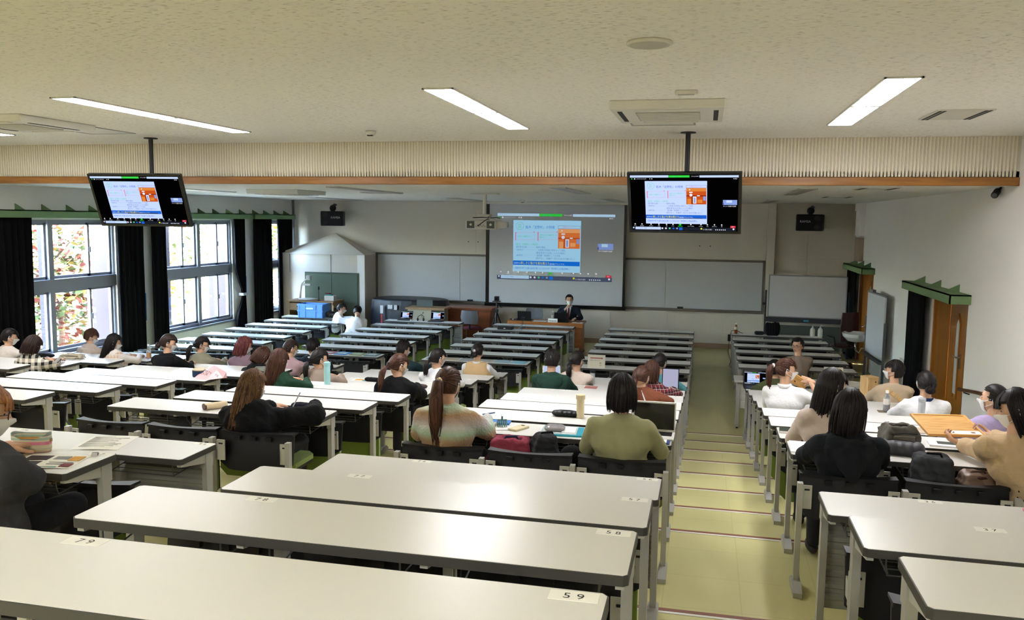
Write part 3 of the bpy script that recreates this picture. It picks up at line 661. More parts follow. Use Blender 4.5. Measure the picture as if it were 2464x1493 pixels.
for s in (-1, 1): MB().box(s*.66-.02, -.02, .03, s*.66+.02, .02, 1.25).build('upright', M('stand_grey', '5a5b5c', .5), t); MB().box(s*.66-.02, -.14, 0, s*.66+.02, .30, .04).build('foot', M('stand_grey', '5a5b5c', .5), t)
MB().box(-.64, -.02, .48, .64, .06, .53).build('tray', M('stand_grey', '5a5b5c', .5), t)
t = thing('wash_basin', 'white wall-hung wash basin beside the far door', 'sink', (XR-.005, 14.0, .62))
SAN = M('sanitary_white', 'd9d9d6', .15, .02)
b = MB(); prof = []
for (r, z) in ((.03, .0), (.16, .03), (.25, .12), (.27, .19), (.25, .195), (.22, .15), (.1, .07), (.02, .06)): prof.append((r, z))
b.lathe(prof, (-.30, 0, 0), 28).xf(Matrix.Diagonal((1, 1.25, 1, 1))).box(-.12, -.22, .08, 0, .22, .195); b.build('bowl', SAN, t, smooth=False)
MB().tube([(-.3, 0, .02), (-.3, 0, -.15), (-.22, 0, -.22), (-.18, 0, -.12), (-.02, 0, -.12)], .02, 8).build('trap', CHROME, t, smooth=True); MB().tube([(-.07, 0, .19), (-.07, 0, .33), (-.12, 0, .36), (-.19, 0, .32)], .012, 8).build('tap', CHROME, t, smooth=True)
MB().box(-.12, -.03, -.62, -.06, .03, .08).build('pedestal_pipe', M('pipe_white', 'c8c6c0', .4), t)
tag(MB().box(XR-.035, 10.95, .20, XR, 11.25, .75).build('fuse_panel', M('panel_white', 'bfbdb6', .5), bevel=.005), 'small grey panel low on the right wall by the basin', 'panel')
tag(MB().box(XR-.06, 13.5, 1.25, XR, 13.66, 1.5).build('soap_dispenser', PALEP, bevel=.01), 'pale dispenser box on the wall above the basin', 'dispenser')
# ================================================================ fixed lecture desks and folding chairs
BN = {1: 'block beside the windows', 2: 'second block from the windows', 3: 'middle block', 4: 'block left of the stepped aisle', 5: 'block beside the doors'}
def rbox(x0, y0, z0, x1, y1, z1, c=.012):
    """box with chamfered vertical corners"""
    return [(x0+c, y0), (x1-c, y0), (x1, y0+c), (x1, y1-c), (x1-c, y1), (x0+c, y1), (x0, y1-c), (x0, y0+c)], z0, z1
def pz_(mb, a): mb.prism(a[0], a[1], a[2], 'z'); return mb
me_top = pz_(MB(), rbox(.004, -DEP+.004, .70, W-.004, -.004, H, .012)).mesh('tabletop', WHITE)
me_edge = pz_(MB(), rbox(0, -DEP, .688, W, 0, .7185, .014)).mesh('edge_band', EDGE)
me_leg = MB().box(-.016, -.028, .03, .016, .028, .69).box(-.019, -.034, .60, .019, .034, .688).mesh('leg', STEEL)
me_foot = MB().prism([(-.14, 0), (.10, 0), (.10, .03), (.045, .065), (-.045, .065), (-.14, .03)], -.026, .026, 'x').mesh('foot', STEEL)
me_arm = MB().prism([(.02, .688), (-DEP+.09, .688), (-DEP+.09, .672), (.0, .625), (.02, .625)], -.012, .012, 'x').mesh('arm', PLATE)
rk = MB()
for s in (-1, 1): rk.tube([(s*.21, .02, .685), (s*.21, .02, .62), (s*.20, -.16, .60), (s*.215, -.19, .645), (s*.215, -.19, .685)], .0035, 4)
for y, z in ((.02, .62), (-.05, .611), (-.11, .605), (-.16, .60)): rk.tube([(-.205, y, z), (.205, y, z)], .003, 4)
me_rack = rk.mesh('book_rack', WIRE)
mo = MB().box(.03, -.02, .13, W-.03, -.012, .60)
for k in range(7): mo.prism([(-.02, .17+k*.06), (-.032, .18+k*.06), (-.032, .20+k*.06), (-.02, .21+k*.06)], .04, W-.04, 'x')
me_mod = mo.mesh('modesty_panel', M('modesty_grey', '9c9b92', .5, .04))
me_lab = MB().box(0, -.046, 0, .108, 0, .0008).mesh('number_label', PAPER)
def digits(n):
    vs, fs = text_mesh(' '.join(str(n)) if n < 100 else str(n)); k = .036
    xs = [v[0] for v in vs]; c = (min(xs)+max(xs))/2
    mb = MB().add([((v[0]-c)*k*1.05+.054, v[1]*k-.036, .0012) for v in vs], fs); return mb.mesh('digits', INK, recalc=False)
DESKS = {}
def desk(b, r):
    x0, y0, z0 = bx0(b), far(r), flo(r)
    t = thing('lecture_desk', 'white lecture desk, %s row from the front, %s' % (ORD[r], BN[b]), 'desk', (x0, y0, z0), group='fixed lecture desks')
    ob('tabletop', me_top, t); ob('edge_band', me_edge, t)
    for x in (.025, .6, 1.2, W-.025):
        l = ob('leg', me_leg, t, (x, -.075, 0)); ob('foot', me_foot, l); ob('arm', me_arm, t, (x, -.075, 0))
    for k in range(3): ob('book_rack', me_rack, t, (.3+.6*k, -.12, 0))
    if r in (1, 8, 16): ob('modesty_panel', me_mod, t)
    if r > 1:
        for lx, n in ((.45, 20*(2*(5-b)+1)+r), (1.672, 40*(5-b)+r)):
            l = ob('number_label', me_lab, t, (lx, -.012, H), RND.uniform(-.02, .02)); ob('digits', digits(n), l)
    DESKS[(b, r)] = t
for b in range(1, 6):
    for r in range(1, 20):
        if (b, r) == (5, 7): continue
        x0, y0, z0 = bx0(b), far(r), top(r)
        if any(on_screen((x0+dx, y0-dy, z0), 40) for dx in (0, .3, .6, .9, 1.2, 1.5, W) for dy in (0, DEP)): desk(b, r)
# chairs: origin under the middle of the backrest
def back_mesh():
    nx, nz = 14, 6; mb = MB(); vs = []
    def sx(i): return -.28+.56*i/nx
    for side in (0, 1):
        for k in range(nz+1):
            for i in range(nx+1):
                x = sx(i); t = k/nz; z = .43+.255*t; u = (x/.28)
                rz = .43 + (.05*max(0, abs(u)-.7)/.3)**1; z = max(z, rz if k < 2 else z)
                y = -.035*(1-u*u) - .05*(1-t)*.4 + .02*t; vs.append((x, y + (.016 if side else 0), z))
    m_ = (nz+1)*(nx+1); fs = []
    for s in (0, 1):
        for k in range(nz):
            for i in range(nx): p = s*m_+k*(nx+1)+i; fs.append((p, p+1, p+nx+2, p+nx+1))
    for i in range(nx): fs.append((i, i+1, m_+i+1, m_+i))
    for k in range(nz): p = k*(nx+1); fs.append((p, p+nx+1, m_+p+nx+1, m_+p)); p += nx; fs.append((p, p+nx+1, m_+p+nx+1, m_+p))
    mb.add(vs, fs)
    # top lip: deeper at the ends
    lv = []
    for i in range(nx+1):
        x = sx(i); u = x/.28; y = -.035*(1-u*u)+.02; wd = .022+.04*abs(u)**1.5
        lv += [(x, y-.018, .683), (x, y-.018, .700), (x, y+wd, .700), (x, y+wd, .688)]
    lf = []
    for i in range(nx):
        for j in range(4): a = i*4+j; c = i*4+(j+1) % 4; lf.append((a, c, c+4, a+4))
    lf += [(3,2,1,0), (nx*4, nx*4+1, nx*4+2, nx*4+3)]
    mb.add(lv, lf)
    for x in (-.12, 0, .12): mb.box(x-.022, -.055, .655, x+.022, -.03, .678)
    me = mb.mesh('backrest', BLACKP, smooth=True); smooth_angle(me, 40); return me
me_back = back_mesh()
def seat_mesh(down):
    s = MB(); c = MB()
    if down:
        pz_(s, rbox(-.23, .07, .395, .23, .45, .42, .05)); pz_(c, rbox(-.235, .06, .42, .235, .46, .455, .06))
    else:
        M_ = Matrix.Translation((0, .075, .18)) @ Matrix.Rotation(PI/2, 4, 'X')
        pz_(s, rbox(-.23, .0, -.045, .23, .36, -.02, .05)).xf(M_); pz_(c, rbox(-.235, -.005, -.02, .235, .365, .015, .06)).xf(M_)
    s.cyl((-.2, .06, .43), (.2, .06, .43), .012, 8)
    return s.mesh('seat_shell', BLACKP), c.mesh('cushion', GREEN)
ms_dn, mc_dn = seat_mesh(True); ms_up, mc_up = seat_mesh(False)
br_ = MB().box(-.032, -.062, .50, .032, -.052, .645).box(-.032, -.062, .52, -.022, .02, .60)
me_br = br_.mesh('bracket', PLATE); me_slot = MB().box(-.012, -.066, .615, .018, -.061, .624).mesh('slot', DARKM)
SN = ['left', 'middle', 'right']
def chair(b, r, k, down):
    y = far(r+1)+.10
    if r == 15: y = .95
    if r == 7: y = far(7)-.70
    t = thing('folding_chair', '%s chair facing the %s desk row, %s seat, %s' % ('lowered green-cushioned' if down else 'folded black', ORD[r], SN[k], BN[b]), 'chair',
              (bx0(b)+.3+.6*k, y, flo(r)), group='folding chairs')
    ob('backrest', me_back, t)
    s = ob('seat', ms_dn if down else ms_up, t); ob('cushion', mc_dn if down else mc_up, s)
    for sx_ in (-1, 1):
        q = ob('bracket', me_br, t, (sx_*.245, 0, 0)); ob('slot', me_slot, q)
OCC = {}   # (block,row,seat) filled from the people list before the chairs are placed
def place_chairs():
    me_post = MB().box(-.016, -.022, .03, .016, .022, .665).mesh('post', STEEL)
    for b in range(1, 6):
        for r in range(1, 19):
            if (b, r) == (5, 7): continue
            if not any(on_screen((bx0(b)+.3+.6*k, far(r)-.7, flo(r)+z), 20) for k in range(3) for z in (.2, .7)): continue
            if (b, r+1) not in DESKS and r not in (15, 7): continue
            for k in range(3):
                if on_screen((bx0(b)+.3+.6*k, far(r)-.7, flo(r)+.6), 150): chair(b, r, k, (b, r, k) in OCC)
            if r in (15, 7):
                y = (.95 if r == 15 else far(7)-.70)-.075
                t = thing('chair_row_frame', 'grey posts carrying the %s row chairs, %s' % (ORD[r], BN[b]), 'chair frame', (bx0(b), y, flo(r)), group='chair posts')
                for x in (.016, .6, 1.2, W-.016): p = ob('post', me_post, t, (x, 0, 0)); ob('foot', me_foot, p)
# free-standing table on the landing in the block by the doors
t = thing('side_table', 'long pale table on the landing before the eighth row by the doors', 'table', (.66, 8.78, 0))
MB().box(0, -.45, .70, 1.9, 0, .73).build('tabletop', M('table_grey_top', 'bdbab2', .35, .02), t, bevel=.004)
for x in (.06, 1.84):
    l = MB().box(x-.02, -.40, .06, x+.02, -.36, .70).box(x-.02, -.10, .06, x+.02, -.06, .70).box(x-.025, -.42, .03, x+.025, -.04, .07).build('leg', STEEL, t)
    for y in (-.38, -.08): MB().cyl((x-.015, y, .03), (x+.015, y, .03), .03).build('castor', RUBBER, l)
MB().box(.08, -.36, .30, .40, -.04, .69).build('drawer_unit', PALEP, t, bevel=.004)
for k in range(4): MB().box(.09, -.366, .32+k*.092, .39, -.358, .40+k*.092).build('drawer', M('drawer_face', 'c9c7bf', .5), t)
MB().box(.4, -.07, .2, 1.84, -.05, .66).build('modesty_panel', M('modesty_grey', '9c9b92', .5), t)
# ================================================================ people
SKIN = M('skin', 'd2a688', .5, .06, 8, spec=.35); MASKW = M('mask_white', 'eceae6', .85, .02)
def hair_mat(name, c1, c2, rough=.46):
    m = wood(name, c1, c2, rough, 9.0, (9, 9, .7)); b = m.node_tree.nodes['Principled BSDF']; b.inputs['Specular IOR Level'].default_value = .28; return m
HB = hair_mat('hair_black', '0d0b0b', '241d1b'); HD = hair_mat('hair_darkbrown', '1a100d', '3d2822'); HBR = hair_mat('hair_brown', '2c1912', '5e3a2a'); HLB = hair_mat('hair_light_brown', '3a2416', '7d5a38'); HRD = hair_mat('hair_reddish', '3a1a1c', '8a4a48')
HOR = hair_mat('hair_orange_brown', '7a4a28', 'b07a48')
PANT = M('trousers_dark', '1d1e24', .9, .1, 20)
def fabric(name, col, var=.1, rough=.92, bump=.35, bs=40): return M('fabric_'+name, col, rough, var, 14, bump=bump, bscale=bs, spec=.25)

HR = (.074, .092, .112)
def head_pt(d):
    """surface of the head in direction d (x right, y forward, z up)"""
    dx, dy, dz = d; x, y, z = HR[0]*dx, HR[1]*dy, HR[2]*dz
    if dz < 0:
        k = (-dz)**1.5; x *= 1-.30*k
        if dy < 0: y *= 1-.35*k
        else: y *= 1-.05*k
    if dz < -.2 and dy > 0: y += .010*(-dz-.2)
    def g(cx, cy, cz, s): return math.exp(-((dx-cx)**2+(dy-cy)**2+(dz-cz)**2)/(s*s))
    n = .022*g(0, .985, -.16, .13) + .010*g(0, .99, .02, .12)
    y += n + .005*g(0, .92, -.42, .16) + .006*g(0, .75, -.72, .2)
    e = g(.36, .9, .10, .16) + g(-.36, .9, .10, .16); y -= .008*e
    y += .003*(g(.3, .9, .28, .18)+g(-.3, .9, .28, .18))
    return Vector((x, y, z))
def sph(n=36, k=26):
    vs = []; fs = []
    for i in range(k+1):
        a = PI*i/k
        for j in range(n): b = 2*PI*j/n; vs.append((math.sin(a)*math.cos(b), math.sin(a)*math.sin(b), math.cos(a)))
    for i in range(k):
        for j in range(n): fs.append((i*n+j, (i+1)*n+j, (i+1)*n+(j+1) % n, i*n+(j+1) % n))
    return vs, fs
SV, SF = sph()
HEAD = MB(); HEAD.add([head_pt(d) for d in SV], SF)
for s in (-1, 1):
    HEAD.ell((s*.076, -.008, -.006), (.009, .019, .032), 10, 8, Matrix.Rotation(s*.35, 3, 'Z')); HEAD.ell((s*.074, .002, -.004), (.008, .012, .02), 8, 6)
def hand_template(curl):
    """right hand: wrist at origin, fingers along +y, palm down (-z), thumb to -x"""
    mb = MB(); mb.cap((0, -.03, 0), .026, (0, .01, 0), .027); 
    for x in (-.024, -.008, .008, .024): mb.cap((x*.7, .005, 0), .017, (x, .078, -.002), .0135, 8)
    for x, L, sp in ((-.027, .072, -.05), (-.009, .080, -.01), (.009, .075, .02), (.026, .060, .06)):
        p = Vector((x, .080, -.001)); a = .15+curl*.25; seg = (L*.45, L*.32, L*.26); r = .0095
        for i, s in enumerate(seg):
            q = p + Vector((sp*s, math.cos(a)*s, -math.sin(a)*s)); mb.cap(p, r, q, r*.92, 8); p = q; a += curl*.75; r *= .92
    p = Vector((-.022, .012, -.006)); th = [Vector((-.048, .040, -.016)), Vector((-.056, .070, -.022-.015*curl)), Vector((-.048, .094, -.026-.022*curl))]; r = .0135
    for q in th: mb.cap(p, r, q, r*.88, 8); p = q; r *= .88
    return remesh(mb, .0038, 1)
HANDS = {'rest': hand_template(.35), 'grip': hand_template(1.0)}
def put_hand(mb, kind, wrist, direc, palm, right):
    t = HANDS[kind]; y = Vector(direc).normalized(); z = -Vector(palm); z = (z - y*z.dot(y)).normalized(); x = y.cross(z)
    R_ = Matrix((x if right else -x, y, z)).transposed().to_4x4(); R_.translation = Vector(wrist)
    mb.add([R_ @ Vector(p) for p in t.v], t.f if right else [tuple(reversed(f)) for f in t.f])
def hair_cap(mb, off, keep, scale=1.0):
    ok = [keep(d) for d in SV]; idx = {}; vs = []
    for i, d in enumerate(SV):
        if True:
            p = head_pt((d[0], min(d[1], .6) if d[1] > 0 else d[1], d[2])) if False else Vector((HR[0]*d[0], HR[1]*d[1]*(1 if d[1] < 0 else .98), HR[2]*d[2]))
            if d[2] < 0 and d[1] < 0: p.y *= 1-.25*(-d[2])**1.5; p.x *= 1-.12*(-d[2])**1.5
            n = Vector(d); vs.append(p + n*(off if d[2] > -.2 else off*.8) + Vector((0, -.004, .002)))
    fs = [f for f in SF if all(ok[i] for i in f)]
    # close with an inner layer
    m_ = len(vs); inner = [v - Vector(SV[i])*.012 for i, v in enumerate(vs)]
    edges = {}
    for f in fs:
        for a, b in zip(f, f[1:]+f[:1]): edges[(a, b)] = 1
    rim = [(a, b) for (a, b) in edges if (b, a) not in edges]
    mb.add(vs+inner, fs + [tuple(m_+i for i in reversed(f)) for f in fs] + [(b, a, m_+a, m_+b) for a, b in rim])
def strand(mb, pts, r, n=4):
    k = len(pts); mb.tube(pts, [max(.0006, r*(1 if i < k*.55 else (1-(i-k*.55)/(k*.45))**.8)) for i in range(k)], n, cap=False)
def skull(phi, th, off):
    """phi 0 = back, + to the right; th from crown"""
    d = Vector((math.sin(th)*math.sin(phi), -math.sin(th)*math.cos(phi), math.cos(th)))
    p = Vector((HR[0]*d.x, HR[1]*d.y, HR[2]*d.z))
    if d.z < 0 and d.y < 0: p.y *= 1-.25*(-d.z)**1.5
    return p + d*off + Vector((0, -.004, .002))
def make_hair(style, L, rr, bangs=True):
    """hair in head space; returns MB"""
    mb = MB(); up = style in ('pony', 'lowpony', 'bun', 'highpony')
    zf = .30 if bangs else .58
    def keep(d):
        x, y, z = d
        if y > .30 and z < zf + .25*max(0, abs(x)-.3): return False
        if up:
            if z < -.55: return False
            if y > -.05 and z < -.05 and abs(x) > .5: return False
            if y > .18 and z < .2: return False
        elif style == 'short':
            if z < -.60: return False
            if y > -.10 and z < -.10: return False
        else:
            if y > .22 and z < .25: return False
        return True
    off = {'short': .019, 'bob': .017, 'long': .017}.get(style, .013)
    hair_cap(mb, off, keep)
    if style in ('long', 'bob'):
        # hanging curtain: an open ring from temple to temple, with thickness
        n, k = 26, 12; vs = []; amax = 2.15 if style == 'bob' else 2.0
        ph = [(-amax+2*amax*j/n) for j in range(n+1)]; lump = [rr.uniform(-.006, .006) for _ in ph]; ln = [rr.uniform(-.03, .02) for _ in ph]
        for inner in (0, 1):
            for i in range(k+1):
                t = i/k
                for j, p in enumerate(ph):
                    th0 = 1.15; a = skull(p, th0, off-.004-inner*.014); zb = -L - ln[j]*(1 if L > .25 else .35) + .02*abs(p)
                    z = a.z + (zb-a.z)*t; fl = 1.0 + (.06*math.sin(PI*min(1, t*1.2)) if style == 'bob' else .06*math.sin(PI*t) - .16*t)
                    x = a.x*fl + lump[j]*t; y = a.y*fl + lump[j]*t
                    if style == 'long': y = y - .012*t if abs(p) < 1.2 else y - .01*t
                    if style == 'bob' and t > .8: x *= 1-.35*(t-.8); y *= 1-.35*(t-.8)
                    vs.append((x, y, z))
        m_ = (k+1)*(n+1); fs = []
        for s in (0, 1):
            for i in range(k):
                for j in range(n): p = s*m_+i*(n+1)+j; fs.append((p, p+1, p+n+2, p+n+1) if s else (p, p+n+1, p+n+2, p+1))
        for j in range(n): p = k*(n+1)+j; fs.append((p, m_+p, m_+p+1, p+1))
        for i in range(k): p = i*(n+1); fs.append((p, p+n+1, m_+p+n+1, m_+p)); p += n; fs.append((p, m_+p, m_+p+n+1, p+n+1))
        mb.add(vs, fs)
        for q in range(95 if style == 'long' else 75):
            p = rr.uniform(-amax, amax); pts = []; ll = L*rr.uniform(.82, 1.06); lu = rr.uniform(-.008, .008)
            for th in (.12, .4, .75, 1.1): pts.append(skull(p*(.6+.4*min(1, th)), th, off+.002))
            a = pts[-1]
            for t in (.15, .35, .55, .75, .9, 1.0):
                fl = 1.03 + (.06*math.sin(PI*min(1, t*1.2)) if style == 'bob' else .06*math.sin(PI*t) - .16*t)
                z = a.z+(-ll-a.z)*t; x = a.x*fl+lu*t*2; y = a.y*fl+lu*t-(.012*t if style == 'long' else 0)
                if style == 'bob' and t > .8: x *= 1-.35*(t-.8); y *= 1-.35*(t-.8)
                pts.append(Vector((x, y, z)))
            strand(mb, pts, rr.uniform(.003, .006))
    elif up:
        kz = {'pony': .035, 'highpony': .06, 'lowpony': -.045, 'bun': -.05}[style]; K = Vector((0, -.112 if kz > -.03 else -.096, kz))
        for q in range(90):
            p = rr.uniform(-2.5, 2.5); th = 1.35 if abs(p) > 1.4 else 1.95; a = skull(p, rr.uniform(th-.35, th), off+.001)
            if abs(p) > 1.9: a = skull(p, rr.uniform(.75, 1.0), off+.001)
            pts = []
            for t in (0, .25, .5, .75, 1):
                v_ = a.lerp(K, t); d = Vector((v_.x/HR[0], v_.y/HR[1], v_.z/HR[2]))
                if d.length > 1e-4 and t < .95: d.normalize(); v_ = Vector((HR[0]*d.x, HR[1]*d.y, HR[2]*d.z)) + d*(off+.003) + Vector((0, -.004, .002))
                pts.append(v_)
            strand(mb, pts, rr.uniform(.003, .0055))
        if style == 'bun':
            mb.ell(K+Vector((0, -.014, -.008)), (.046, .036, .038), 14, 9)
            for q in range(14):
                r0 = rr.uniform(.026, .044); ph = rr.uniform(0, 6); pts = [K+Vector((r0*math.cos(ph+a), -.022-.02*rr.random(), r0*.85*math.sin(ph+a)-.008)) for a in (0, .6, 1.2, 1.8, 2.4, 3.0)]
                strand(mb, pts, .006)
        else:
            w0 = .030 if L < .3 else .040; path = [K, K+Vector((0, -.035, -.01)), K+Vector((0, -.05, -L*.3)), K+Vector((.004, -.04, -L*.65)), K+Vector((.006, -.025, -L))]
            mb.tube(path, [.014, w0*.8, w0*1.15, w0, .006], 10)
            for q in range(42):
                a = rr.uniform(0, 2*PI); s = rr.uniform(.7, 1.15); ll = rr.uniform(.75, 1.12)
                o = Vector((math.cos(a)*w0*s, math.sin(a)*w0*s*.7, 0))
                pts = [K+o*.3, K+Vector((0, -.035, -.012))+o*.8, K+Vector((0, -.05, -L*.3*ll))+o*1.05, K+Vector((.004, -.04, -L*.65*ll))+o*1.1, K+Vector((.006+rr.uniform(-.012, .012), -.025, -L*ll))+o*.6]
                strand(mb, pts, rr.uniform(.003, .006))
    else:
        for q in range(150):
            p = rr.uniform(-2.3, 2.3); t0 = rr.uniform(0, 1.0); t1 = t0+rr.uniform(.45, .7); t1 = min(t1, 1.25 if abs(p) > 1.3 else 1.95)
            tw = rr.uniform(-.15, .15); strand(mb, [skull(p+tw*t, t0+(t1-t0)*t, off+.002+.004*math.sin(PI*t)) for t in (0, .3, .6, 1)], rr.uniform(.003, .006))
    if bangs:
        for q in range(34):
            x = rr.uniform(-.85, .85); pts = []
            for t in (0, .35, .7, 1):
                z = .95-.72*t; y = math.sqrt(max(0, 1-z*z-(x*.62*t)**2*.9)); d = Vector((x*(.25+.6*t), y, z)).normalized()
                pts.append(Vector((HR[0]*d.x, HR[1]*d.y, HR[2]*d.z)) + d*(.016+.004*t) + Vector((0, -.002, .002)))
            strand(mb, pts, rr.uniform(.0035, .006))
    return mb
NP = [0]
from mathutils import noise as _noise
def crease(mb, amp, seed):
    o = Vector((seed*3.7, seed*1.3, 0)); out = []
    for p in mb.v:
        q = Vector((p[0]*13+p[2]*4, p[1]*13, p[2]*8)) + o; q2 = Vector((p[0]*30+p[2]*16, p[1]*30, p[2]*19)) + o
        out.append(tuple(Vector(p) + _noise.noise_vector(q)*amp + _noise.noise_vector(q2)*amp*.55))
    mb.v = out
def person(label, loc, head, cloth, hair, hairmat, L=.2, rotz=0.0, hyaw=0.0, hpitch=.25, hroll=0.0, male=False, mask=True, arms=None, hands=('rest', 'rest'), hand_dir=None,
           loose=.012, hood=None, vest=None, shirt_collar=None, low=PANT, bangs=True, glasses=False, legs=None, sleeve=1.0, voxel=.016, hair_tie=None, tie=None, stand=None, ear=False, skin=None, zoff=.0):
    """a seated figure: loc = floor point under the pelvis, head = centre of the head relative to it (z up)"""
    NP[0] += 1; rr = random.Random(100+NP[0]); sk = skin or SKIN
    t = thing('person', label, 'person', loc, rotz, group='people in the lecture room')
    sw = .185 if male else .163
    hd = Vector(head); neck = hd + Vector((0, -.035-.02*hpitch, -.155)); pel = Vector((0, 0, .53+zoff)); 
    che = pel.lerp(neck, .62) + Vector((0, -.01, 0)); wai = pel.lerp(neck, .28)+Vector((0, -.005, 0))
    tw = math.atan2(neck.y-pel.y, 1)
    sh = [neck + Vector((s*sw, -.005, -.065)) for s in (-1, 1)]
    dk = .765
    A = arms or [None, None]; AR = []
    for i, s in enumerate((-1, 1)):
        a = A[i] if A[i] else ((s*.225, .15, dk-.035), (s*.085, .37, dk+.003))
        el = Vector(a[0]); wr = Vector(a[1]); AR.append((el, wr))
    lg = legs or [((s*.12, .40, .50+zoff), (s*.12, .36, .09)) for s in (-1, 1)]
    # --- body (skin): one mesh
    bd = MB()
    bd.cap(neck+Vector((0, .005, -.06)), .055, hd+Vector((0, -.012, -.05)), .05, 14)
    bd.cap(wai, .10, che, .12); bd.cap(pel, .11, wai, .10)
    for i in range(2):
        bd.cap(neck+Vector((0, 0, -.06)), .06, sh[i], .045); bd.cap(sh[i], .042, AR[i][0], .036); bd.cap(AR[i][0], .035, AR[i][1], .024)
        k, an = Vector(lg[i][0]), Vector(lg[i][1]); hp = pel+Vector(((-1, 1)[i]*.09, 0, -.03)); bd.cap(hp, .075, k, .052); bd.cap(k, .05, an, .035)
    body = remesh(bd, .016, 1)
    HM = Matrix.Translation(hd) @ Euler((-hpitch, hroll, hyaw), 'XYZ').to_matrix().to_4x4()
    body.add([HM @ Vector(p) for p in HEAD.v], HEAD.f)
    for i, s in enumerate((-1, 1)):
        el, wr = AR[i]
        dr = Vector(hand_dir[i][0]) if hand_dir and hand_dir[i] else Vector((-s*.35, 1, -.08)); pm = Vector(hand_dir[i][1]) if hand_dir and hand_dir[i] else Vector((0, 0, -1))
        if hands[i]: put_hand(body, hands[i], wr, dr, pm, s > 0)
    body.build('body', sk, t, smooth=True, recalc=False)
    # --- clothing
    g = loose; cm = MB()
    cm.cap(pel+Vector((-.07, -.01, .0)), .115+g, pel+Vector((.07, -.01, .0)), .115+g); cm.cap(wai+Vector((-.05, 0, 0)), .108+g, wai+Vector((.05, 0, 0)), .108+g)
    cm.cap(che+Vector((-.075, 0, 0)), .105+g, che+Vector((.075, 0, 0)), .105+g); cm.cap(wai, .12+g, che, .125+g); cm.cap(pel, .12+g, wai, .118+g)
    cm.cap(che.lerp(neck, .55)+Vector((-sw*.55, 0, 0)), .075+g*.6, che.lerp(neck, .55)+Vector((sw*.55, 0, 0)), .075+g*.6)
    cm.cap(neck+Vector((0, 0, -.05)), .066, neck+Vector((0, .004, -.012)), .06)
    vest_mb = MB(); vest_mb.v = list(cm.v); vest_mb.f = list(cm.f); vest_mb.m = list(cm.m)
    for i in range(2):
        el, wr = AR[i]; cm.cap(neck+Vector((0, 0, -.055)), .062, sh[i], .058+g*.6); vest_mb.cap(neck+Vector((0, 0, -.055)), .066, neck.lerp(sh[i], .8)+Vector((0, 0, -.05)), .06)
        cm.cap(sh[i], .056+g*.7, el, .047+g*.8)
        if sleeve > 0: w2 = el.lerp(wr, .96 if sleeve >= 1 else sleeve); cm.cap(el, .046+g*.8, w2, .034+g*.6)
    hm_ = None
    if hood == 'down':
        hm_ = MB(); c0 = neck+Vector((0, -.095, -.045)); lo = c0+Vector((0, -.055, -.17))
        for sx_ in (-1, 1):
            hm_.cap(neck+Vector((sx_*.085, .05, -.03)), .030, neck+Vector((sx_*.105, -.045, -.03)), .042); hm_.cap(neck+Vector((sx_*.105, -.045, -.03)), .042, c0, .045); hm_.cap(neck+Vector((sx_*.12, -.06, -.075)), .040, lo, .036); hm_.cap(neck+Vector((sx_*.06, -.10, -.09)), .046, lo, .04)
        hm_.cap(c0, .05, lo, .04)
    if hood == 'collar': cm.cap(neck+Vector((0, 0, -.03)), .072, neck+Vector((0, .004, .03)), .066)
    cm.ell(che+Vector((0, .004, .01)), (.185+g*.6, .112+g*.6, .19), 16, 10); c_ = remesh(cm, voxel, 6); crease(c_, .004+g*.28, NP[0]); co_ = c_.build('top', cloth, t, smooth=True)
    if hm_:
        h_ = remesh(hm_, voxel*.8, 3); crease(h_, .008, NP[0]+50); h_.build('hood', cloth, t, smooth=True)
    if vest:
        v2 = remesh(vest_mb, voxel, 1); bm = bmesh.new(); me = v2.mesh('vest', vest, True); bm.from_mesh(me); bm.normal_update()
        for v_ in bm.verts: v_.co += v_.normal*.014
        bm.to_mesh(me); bm.free(); ob('vest', me, t)
    if shirt_collar:
        cmb = MB(); 
        for zz, r_ in ((0, .064),): cmb.lathe([(.066, -.02), (.070, .02), (.060, .03), (.056, -.01)], neck+Vector((0, .002, -.005)), 20)
        cmb.build('collar', shirt_collar, t, smooth=True)
    if tie:
        fm = MB().prism([(-.02, .0), (.02, .0), (.035, -.28), (0, -.32), (-.035, -.28)], 0, .008, 'y')
        p0 = neck+Vector((0, .075, -.04)); fm.xf(Matrix.Translation(p0) @ Matrix.Rotation(.38, 4, 'X')); fm.build('necktie', tie, t)
        sm = MB().prism([(-.055, .05), (.055, .05), (.03, -.24), (-.03, -.24)], 0, .006, 'y').xf(Matrix.Translation(p0+Vector((0, -.012, 0))) @ Matrix.Rotation(.38, 4, 'X')); sm.build('shirt_front', MASKW, t)
    # --- trousers, shoes
    pm_ = MB()
    pm_.cap(pel+Vector((-.06, 0, -.03)), .118, pel+Vector((.06, 0, -.03)), .118)
    for i, s in enumerate((-1, 1)):
        k, an = Vector(lg[i][0]), Vector(lg[i][1]); hp = pel+Vector((s*.085, 0, -.03)); pm_.cap(hp, .092, k, .066); pm_.cap(k, .062, an, .048)
    remesh(pm_, .02, 2).build('trousers', low, t, smooth=True)
    for i in range(2):
        an = Vector(lg[i][1]); fm = MB().ell((an.x, an.y+.07, an.z-.05), (.042, .125, .038), 12, 8); fm.build('shoe', M('shoe_dark', '23211f', .6), t, smooth=True)
    # --- hair, mask, glasses
    hm = make_hair(hair, L, rr, bangs).xf(HM); hm.build('hair', hairmat, t, smooth=True, recalc=False)
    if hair_tie:
        kz = {'pony': .035, 'highpony': .06, 'lowpony': -.045}.get(hair, 0); tb = MB(); 
        tb.lathe([(.018, -.012), (.024, 0), (.018, .012)], n=14).xf(HM @ Matrix.Translation((0, -.128, kz-.004)) @ Matrix.Rotation(PI/2, 4, 'X')); tb.build('hair_tie', hair_tie, t, smooth=True)
